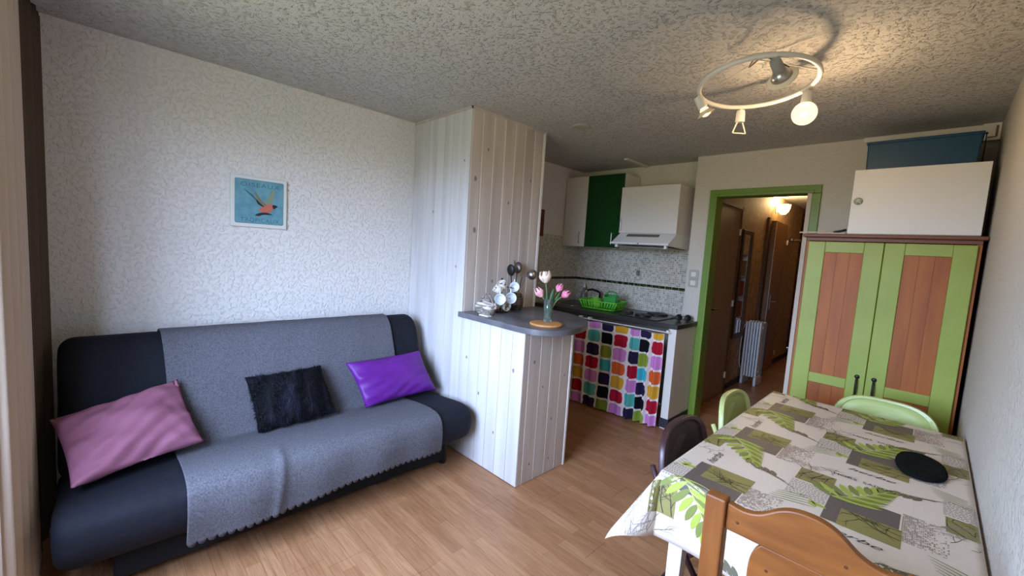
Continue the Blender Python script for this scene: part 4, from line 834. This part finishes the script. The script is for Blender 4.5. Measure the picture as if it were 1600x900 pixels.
def knots(a, e0, e1, b, n):
    out = [a+(b-a)*i/n for i in range(n+1)]
    for e in (e0, e1):
        if e is not None: out += [e+d for d in (-.019, -.014, -.009, -.005, 0, .005, .009)]
    return sorted(x for x in set(round(q, 5) for q in out) if a-1e-6 <= x <= b+1e-6)
us = knots(TX0-OV, TX0, None, TX1+.004, 50); vs_ = knots(TY0-OV, TY0, None, TY1+.2, 80); vs_ = sorted(set(vs_+[TY1+d for d in (0, .005, .009, .014, .019)]))
mb = MB(); mb.add([cloth_pos(u, v) for v in vs_ for u in us], [(j*len(us)+i, j*len(us)+i+1, (j+1)*len(us)+i+1, (j+1)*len(us)+i) for j in range(len(vs_)-1) for i in range(len(us)-1)])
M_cloth = mat('oilcloth', (218, 204, 188), .42, spec=.4)
tc = mb.build('tablecloth', M_cloth, smooth=True, solid=.0012)
tag(tc, 'cream oilcloth printed with palm fronds, branches and lettering on the dining table', 'tablecloth')
for p in tc.data.polygons: pass
UMIN, UMAX, VMIN, VMAX = TX0-OV+.002, TX1, TY0-OV+.002, TY1+.19
class Pr:
    """flat print: polygons in cloth metres, folded with the cloth"""
    def __init__(s): s.p = []
    def poly(s, pts): s.p.append(pts); return s
    def rect(s, u0, v0, u1, v1, step=.02):
        u0, u1 = sorted((u0, u1)); v0, v1 = sorted((v0, v1)); u0 = max(u0, UMIN); u1 = min(u1, UMAX); v0 = max(v0, VMIN); v1 = min(v1, VMAX)
        if u1-u0 < .002 or v1-v0 < .002: return s
        def cuts(a, b, es):
            n = max(1, int((b-a)/step)); o = [a+(b-a)*i/n for i in range(n+1)]
            for e in es: o += [e+d for d in (-.019, -.014, -.009, -.005, 0, .005, .009) if a < e+d < b]
            return sorted(set(o))
        U = cuts(u0, u1, (TX0,)); V = cuts(v0, v1, (TY0,))
        for i in range(len(U)-1):
            for j in range(len(V)-1): s.p.append([(U[i], V[j]), (U[i+1], V[j]), (U[i+1], V[j+1]), (U[i], V[j+1])])
        return s
    def line(s, pts, w0, w1=None):
        w1 = w0 if w1 is None else w1; n = len(pts)
        for i in range(n-1):
            (a, b), (c, d) = pts[i], pts[i+1]; l = sqrt((c-a)**2+(d-b)**2) or 1e-6; nx, ny = -(d-b)/l, (c-a)/l
            k0 = (w0+(w1-w0)*i/(n-1))/2; k1 = (w0+(w1-w0)*(i+1)/(n-1))/2
            s.p.append([(a+nx*k0, b+ny*k0), (a-nx*k0, b-ny*k0), (c-nx*k1, d-ny*k1), (c+nx*k1, d+ny*k1)])
        return s
    def leaf(s, base, ang, ln, w, bend=0):
        n = 7; L = []; R = []
        for i in range(n+1):
            t = i/n; a = ang+bend*t; x = base[0]+ln*t*cos(ang+bend*t*.5); y = base[1]+ln*t*sin(ang+bend*t*.5); k = w/2*sin(pi*min(1, t*.93+.05))**.75 if t < 1 else 0
            L.append((x-sin(a)*k, y+cos(a)*k)); R.append((x+sin(a)*k, y-cos(a)*k))
        for i in range(n): s.p.append([L[i], R[i], R[i+1], L[i+1]])
        return s
    def build(s, name, m, lay):
        v = []; f = []
        for p in s.p:
            if any(u < UMIN or u > UMAX or w < VMIN or w > VMAX for u, w in p): continue
            n = len(v); v += [cloth_pos(u, w, .0005+.00035*lay) for u, w in p]; f.append(tuple(range(n, n+len(p))))
        if not f: return None
        me = bpy.data.meshes.new(name); me.from_pydata([tuple(q) for q in v], [], f); me.update()
        me.materials.append(m); o = bpy.data.objects.new(name, me); COL.objects.link(o); o.parent = tc; o.matrix_parent_inverse = wmat(tc).inverted(); return o
ink = lambda n, c: mat('ink_'+n, c, .45, spec=.35)
I_taupe = ink('taupe', (98, 88, 84)); I_olive = ink('olive', (138, 130, 76)); I_lime = ink('lime', (162, 176, 74)); I_lime2 = ink('pale_lime', (198, 204, 120)); I_leaf = ink('leaf', (122, 130, 66))
I_dark = ink('dark', (58, 52, 46)); I_lace = ink('lace', (158, 140, 126)); I_grey = ink('news', (150, 140, 130)); I_sprig = ink('sprig', (104, 98, 78)); I_cream = ink('cream', (224, 214, 200))
def twigs(pr, rng, base, ang, ln, w, depth):
    pts = [base]; a = ang
    for i in range(4): a += rng.uniform(-.22, .22); pts.append((pts[-1][0]+ln/4*cos(a), pts[-1][1]+ln/4*sin(a)))
    pr.line(pts, w*1.25, w*.7)
    if depth:
        for i in (1, 2, 3, 4):
            if rng.random() < .85: twigs(pr, rng, pts[i], a+rng.choice((-1, 1))*rng.uniform(.4, .95), ln*rng.uniform(.4, .62), w*.6, depth-1)
def text_print(body, fn, lay, size, shear, m, name='lettering_print'):
    cu = bpy.data.curves.new('t', 'FONT'); cu.body = body; cu.size = size; cu.shear = shear; cu.resolution_u = 3; t = bpy.data.objects.new('t', cu); COL.objects.link(t)
    bpy.context.view_layer.update(); me = bpy.data.meshes.new_from_object(t.evaluated_get(bpy.context.evaluated_depsgraph_get())); bpy.data.objects.remove(t)
    ok = True
    for v in me.vertices:
        u, w = fn(v.co.x, v.co.y)
        if u < UMIN or u > UMAX or w < VMIN or w > VMAX: ok = False
        v.co = cloth_pos(u, w, .0005+.00035*lay)
    if not ok: return
    me.materials.clear(); me.materials.append(m); o = bpy.data.objects.new(name, me); COL.objects.link(o); o.parent = tc; o.matrix_parent_inverse = wmat(tc).inverted()
def motif(ox, oy, fl, seed):
    rng = random.Random(seed); Q = lambda u, v: (ox+u, oy+fl*v); A = lambda a: a if fl > 0 else -a
    def rect(pr, u0, v0, u1, v1, st=.02): a = Q(u0, v0); b = Q(u1, v1); return pr.rect(a[0], a[1], b[0], b[1], st)
    def clip(pr, u0, v0, u1, v1):
        a = Q(u0, v0); b = Q(u1, v1); lo = (min(a[0], b[0]), min(a[1], b[1])); hi = (max(a[0], b[0]), max(a[1], b[1]))
        pr.p = [p for p in pr.p if all(lo[0] <= x <= hi[0] and lo[1] <= y <= hi[1] for x, y in p)]; return pr
    rect(Pr(), 0, -.02, .172, .205).build('block_print', I_taupe, 0)
    rect(Pr(), .038, .092, .18, .208).build('block_print', I_olive, 1)
    pr = Pr(); [twigs(pr, rng, Q(.178, .10+.03*k), A(pi-.25+.2*k), .10, .003, 2) for k in range(3)]; clip(pr, .036, .09, .182, .21).build('branch_print', I_dark, 2)
    rect(Pr(), -.108, -.125, -.002, -.012).build('block_print', I_olive, 0)
    pr = Pr(); [twigs(pr, rng, Q(-.01-.03*k, -.12), A(pi*.62+.15*k), .10, .003, 2) for k in range(3)]; clip(pr, -.108, -.125, -.002, -.012).build('branch_print', I_dark, 1)
    # newsprint
    pr = Pr()
    for r in range(9):
        u = -.112
        while u < -.004:
            w = rng.uniform(.004, .011); rect(pr, u, .0+r*.0135, min(u+w, -.003), .0065+r*.0135, .05); u += w+.003
    pr.build('newsprint', I_grey, 0)
    # lace and tree
    pr = Pr()
    for i in range(22):
        for k in range(34):
            a, b = i/22, k/34
            if rng.random() < .95-a*.85*(1.2-.5*b): u_, v_ = .176+a*.10, -.035+b*.19; q0, q1 = rng.uniform(0, .0012), rng.uniform(.0038, .0046); pr.poly([Q(u_+q0, v_), Q(u_+q1, v_+rng.uniform(0, .001)), Q(u_+q1-.0003, v_+.0052), Q(u_+.0002, v_+rng.uniform(.0035, .0054))])
    pr.build('lace_print', I_lace, 0)
    pr = Pr(); [twigs(pr, rng, Q(.20+.03*k, .02-.03*k), A(-.35-.25*k), .12, .0024, 2) for k in range(3)]; pr.build('branch_print', I_lace, 1)
    # main frond
    b0 = (.006, .03); st = [(.006+.13*t+.01*sin(t*3), .03-.205*t**1.15) for t in [i/10 for i in range(11)]]
    prs = [Pr(), Pr(), Pr()]
    for i in range(10):
        t = i/9; k = min(int(t*10), 9); p = st[k]
        ln = .085*(1-.5*t)
        prs[i % 2].leaf(Q(*p), A(-.10-.55*t), ln*1.5*(1-.25*t), .018, A(-.22)); prs[2].leaf(Q(p[0], p[1]-.006), A(-.17-.55*t), ln*1.35*(1-.25*t), .007, A(-.22))
        if i < 9: prs[(i+1) % 2].leaf(Q(*p), A(-2.55+.95*t), ln*1.15, .023, A(.25)); prs[2].leaf(Q(*p), A(-2.48+.95*t), ln*.9, .006, A(.25))
    prs[2].build('frond_print', I_lime2, 2); prs[0].build('frond_print', I_lime, 3); prs[1].build('frond_print', I_leaf, 3)
    Pr().line([Q(*p) for p in st], .003, .0015).build('stem_print', I_lime2, 4)
    # dark sprig
    pr = Pr(); s0 = (.145, -.20); sst = [(.145+.105*t, -.20-.04*t*t+.02*t) for t in [i/6 for i in range(7)]]; pr.line([Q(*p) for p in sst], .002)
    for i in range(4): pr.leaf(Q(*sst[i+1]), A(2.45-.12*i), .056-.005*i, .018); pr.line([Q(*sst[i+2]), Q(sst[i+2][0]+.05, sst[i+2][1]-.022-.006*i)], .0028, .001)
    pr.build('sprig_print', I_sprig, 1)
    # fine frond over newsprint
    pr = Pr()
    for i in range(5): pr.leaf(Q(-.145+.004*i, .20-.016*i), A(-.32-.03*i), .135-.008*i, .0045)
    pr.build('frond_print', I_leaf, 1)
    Pr().leaf(Q(-.035, .125), A(.35), .045, .018).leaf(Q(-.04, .12), A(1.1), .04, .018).build('leaf_print', I_lime, 2)
    pr = Pr(); [twigs(pr, rng, Q(-.10+.04*k, -.19), A(.9-.5*k), .07, .0022, 2) for k in range(2)]; pr.build('branch_print', I_sprig, 0)
    if fl < 0:
        text_print('HORS  SAISON', lambda x, y: (ox-.02+x*1.0, oy+.165+y), 4, .0265, 0, I_dark)
        text_print('herbe', lambda x, y: (ox+.01+x*1.25, oy-.262+y*.75), 4, .045, .45, I_dark)
    else: text_print('herbe', lambda x, y: (ox+.035-y*.9, oy-.30+x*1.0), 4, .048, .45, I_dark)
k = 0
for j in range(5):
    for (ox, o0, f_) in ((2.533, 2.955, 1), (2.905, 2.787, -1), (3.283, 2.93, 1)): motif(ox, o0-.52*j, f_, 31+k*7); k += 1
_rg = random.Random(12); _pr = Pr()
for (b_, a_) in (((2.40, 1.36), -2.2), ((2.38, 1.30), -2.6), ((2.45, 1.30), -1.9), ((2.47, 1.24), -2.9), ((2.36, 1.24), -1.7)): twigs(_pr, _rg, b_, a_, .10, .0034, 2)
_pr.build('branch_print', I_grey, 2)
# black pot holder
hp = thing('pot_mat', 'black fuzzy oval pot mat lying on the tablecloth near the wall', 'pot mat', (3.11, 2.25, TZ+.003))
pm = closed_spline([(3.045, 2.31), (3.065, 2.375), (3.115, 2.395), (3.165, 2.345), (3.18, 2.25), (3.17, 2.165), (3.125, 2.12), (3.07, 2.135), (3.045, 2.21)], 5)
cx, cy = 3.112, 2.25; n = len(pm); m_ = MB(); loops = [(1, .001), (1.02, .008), (.99, .014), (.9, .016), (.6, .0165), (.2, .0165)]
for sc_, z in loops: m_.v += [(cx+(a-cx)*sc_, cy+(b-cy)*sc_, TZ+.003+z) for a, b in pm]
for i in range(len(loops)-1): m_.f += [(i*n+j, i*n+(j+1) % n, (i+1)*n+(j+1) % n, (i+1)*n+j) for j in range(n)]
m_.f += [tuple(range(n)), tuple(range((len(loops)-1)*n, len(loops)*n))]
m_.build('pad', mat('black_felt', (15, 19, 18), .95, bump=.8, bscale=300, bdist=.004, spec=.1), hp, smooth=True)
MB().tube([(cx+(a-cx)*1.01, cy+(b-cy)*1.01, TZ+.011) for a, b in pm], .0045, 6, close=True).build('binding', mat('black_felt', (0, 0, 0)), hp, smooth=True)
# ---------------------------------------------------------------- folding chairs
def fold_chair(name, label, m, mp, top=.805, w=.235, group=None):
    o = thing(name, label, 'chair', (0, 0, 0), group)
    zc = .645; hh = top-zc
    def outl(k, dep, bow=.035):
        pts = []
        for i in range(40):
            a = 2*pi*i/40; cs, sn = cos(a), sin(a); e = 2/3.4
            x = w*k*abs(cs)**e*(1 if cs > 0 else -1); z = (hh-.0-(1-k)*.12)*abs(sn)**e*(1 if sn > 0 else -1)
            x *= 1-.10*(z/hh); y = -.205+dep-.10*(z)/1.0*.9+bow*(x/w)**2
            pts.append((x, y, zc+z))
        return pts
    L = [outl(1, -.012), outl(1.02, 0), outl(1, .012), outl(.90, .013), outl(.87, .004)]; mb = MB(); n = 40
    for l in L: mb.v += l
    for i in range(len(L)-1): mb.f += [(i*n+j, i*n+(j+1) % n, (i+1)*n+(j+1) % n, (i+1)*n+j) for j in range(n)]
    mb.f += [tuple(range(n))]
    mb.build('back_rim', m, o, smooth=True, angle=.9)
    mp_ = MB(); L = [outl(.88, .0025), outl(.86, .007), outl(.6, .009), outl(.3, .010), outl(.05, .010)]
    for l in L: mp_.v += l
    for i in range(len(L)-1): mp_.f += [(i*n+j, i*n+(j+1) % n, (i+1)*n+(j+1) % n, (i+1)*n+j) for j in range(n)]
    mp_.f += [tuple(range((len(L)-1)*n, len(L)*n))]
    mp_.build('back_panel', mp, o, smooth=True)
    se = MB(); pr = closed_spline([(-.2, -.18), (.2, -.18), (.215, .0), (.205, .19), (.12, .215), (-.12, .215), (-.205, .19), (-.215, 0)], 4)
    k = len(pr)
    for s_, z in ((.97, .43), (1, .44), (1, .452), (.94, .46), (.6, .455)): se.v += [(a*s_, b*s_, z) for a, b in pr]
    for i in range(4): se.f += [(i*k+j, i*k+(j+1) % k, (i+1)*k+(j+1) % k, (i+1)*k+j) for j in range(k)]
    se.f += [tuple(range(k)), tuple(range(4*k, 5*k))]
    se.build('seat', m, o, smooth=True)
    for s in (-1, 1):
        MB().tube([(s*.215, -.215, .66), (s*.207, -.12, .45), (s*.205, .19, .012)], .0115, 8).build('leg', m, o, smooth=True); MB().tube([(s*.18, .12, .43), (s*.185, -.24, .012)], .0115, 8).build('leg', m, o, smooth=True)
    MB().tube([(-.185, -.215, .05), (.185, -.215, .05)], .009, 8).build('stretcher', m, o, smooth=True); MB().tube([(-.205, .14, .085), (.205, .14, .085)], .009, 8).build('stretcher', m, o, smooth=True)
    return o
M_brown = mat('brown_vinyl', (62, 38, 40), .35, spec=.5); M_brown2 = mat('brown_vinyl_panel', (52, 32, 34), .5); M_lg = mat('pistachio_metal', (184, 194, 126), .35, spec=.5); M_lg2 = mat('pistachio_panel', (170, 182, 108), .45)
ch = fold_chair('folding_chair', 'brown folding chair at the long side of the table nearest the camera', M_brown, M_brown2, .80, .232, 'folding chairs at the table'); ch.location = (2.56, 1.815, 0); ch.rotation_euler = (0, 0, -pi/2)
ch = fold_chair('folding_chair', 'pale green folding chair between the brown chair and the wardrobe', M_lg, M_lg2, .79, .23, 'folding chairs at the table'); ch.location = (2.555, 2.49, 0); ch.rotation_euler = (0, 0, -pi/2)
ch = fold_chair('folding_chair', 'pale green folding chair at the table end before the wardrobe doors', M_lg, M_lg2, .815, .225, 'folding chairs at the table'); ch.location = (2.957, 2.83, 0); ch.rotation_euler = (0, 0, pi)
# ---------------------------------------------------------------- wooden chair
def wood_chair():
    o = thing('wooden_chair', 'honey pine chair with a curved crest rail at the near table end', 'chair', (2.93, 1.3, 0)); M = mat('honey_pine', (140, 84, 36), .45, (118, 68, 28), 3, (2, 9, 9), spec=.35); Mv = mat('honey_pine_post', (134, 80, 36), .45, (114, 64, 27), 3, (9, 9, 1.2), spec=.35)
    xa, xb, y = 2.712, 3.15, 1.15
    for x0 in (xa, xb-.05): MB().prism([(y-.025, .45), (y+.02, .45), (y+.012, .90), (y-.028, .90)], lambda a, b, t: (t, a, b), x0, x0+.05).build('back_post', Mv, o, bevel=.005); MB().prism([(y-.06, 0), (y-.02, 0), (y+.02, .45), (y-.025, .45)], lambda a, b, t: (t, a, b), x0+.002, x0+.048).build('leg', Mv, o, bevel=.004)
    top = spline([(xa+.05, 0, .893), (2.80, 0, .888), (2.835, 0, .898), (2.875, 0, .928), (2.91, 0, .941), (2.952, 0, .941), (2.987, 0, .928), (3.027, 0, .898), (3.062, 0, .888), (xb-.05, 0, .893)], 5)
    poly = [(p.x, p.z) for p in top]+[(xb-.05, .822), (xa+.05, .822)]
    MB().prism(poly, lambda a, b, t: (a, t, b), y-.016, y+.008).build('crest_rail', M, o, bevel=.004)
    half = spline([(2.845, 0, .822), (2.83, 0, .80), (2.822, 0, .76), (2.825, 0, .70), (2.85, 0, .64), (2.87, 0, .60), (2.865, 0, .55)], 5); pl_ = [(p.x, p.z) for p in half]; pl_ += [(2*2.931-a, b) for a, b in reversed(pl_)]
    MB().prism(pl_, lambda a, b, t: (a, t, b), y-.012, y+.006).build('splat', M, o, bevel=.003)
    bx('lower_rail', (xa+.05, y-.012, .51), (xb-.05, y+.01, .551), M, o, bevel=.003); bx('seat', (xa-.0, y+.021, .43), (xb, y+.42, .452), M, o, bevel=.006)
    for x0 in (xa+.01, xb-.05): bx('leg', (x0, y+.36, 0), (x0+.04, y+.40, .4295), Mv, o, bevel=.004)
    for x0 in (xa+.02, xb-.035): bx('stretcher', (x0, y+.0, .16), (x0+.018, y+.36, .19), M, o)
    for q, (a, b) in enumerate(((3.005, .865), (2.862, .765), (2.79, .852))): MB().lathe([(.001, .0008), (.0035, .0006), (.004, 0)], (0, 0, 0), 10, Matrix.Translation((a, y-.016+(.004 if b < .82 else 0), b)) @ Matrix.Rotation(pi/2, 4, 'X')).build('knot', mat('pine_knot', (84, 44, 20), .5), o)
wood_chair()
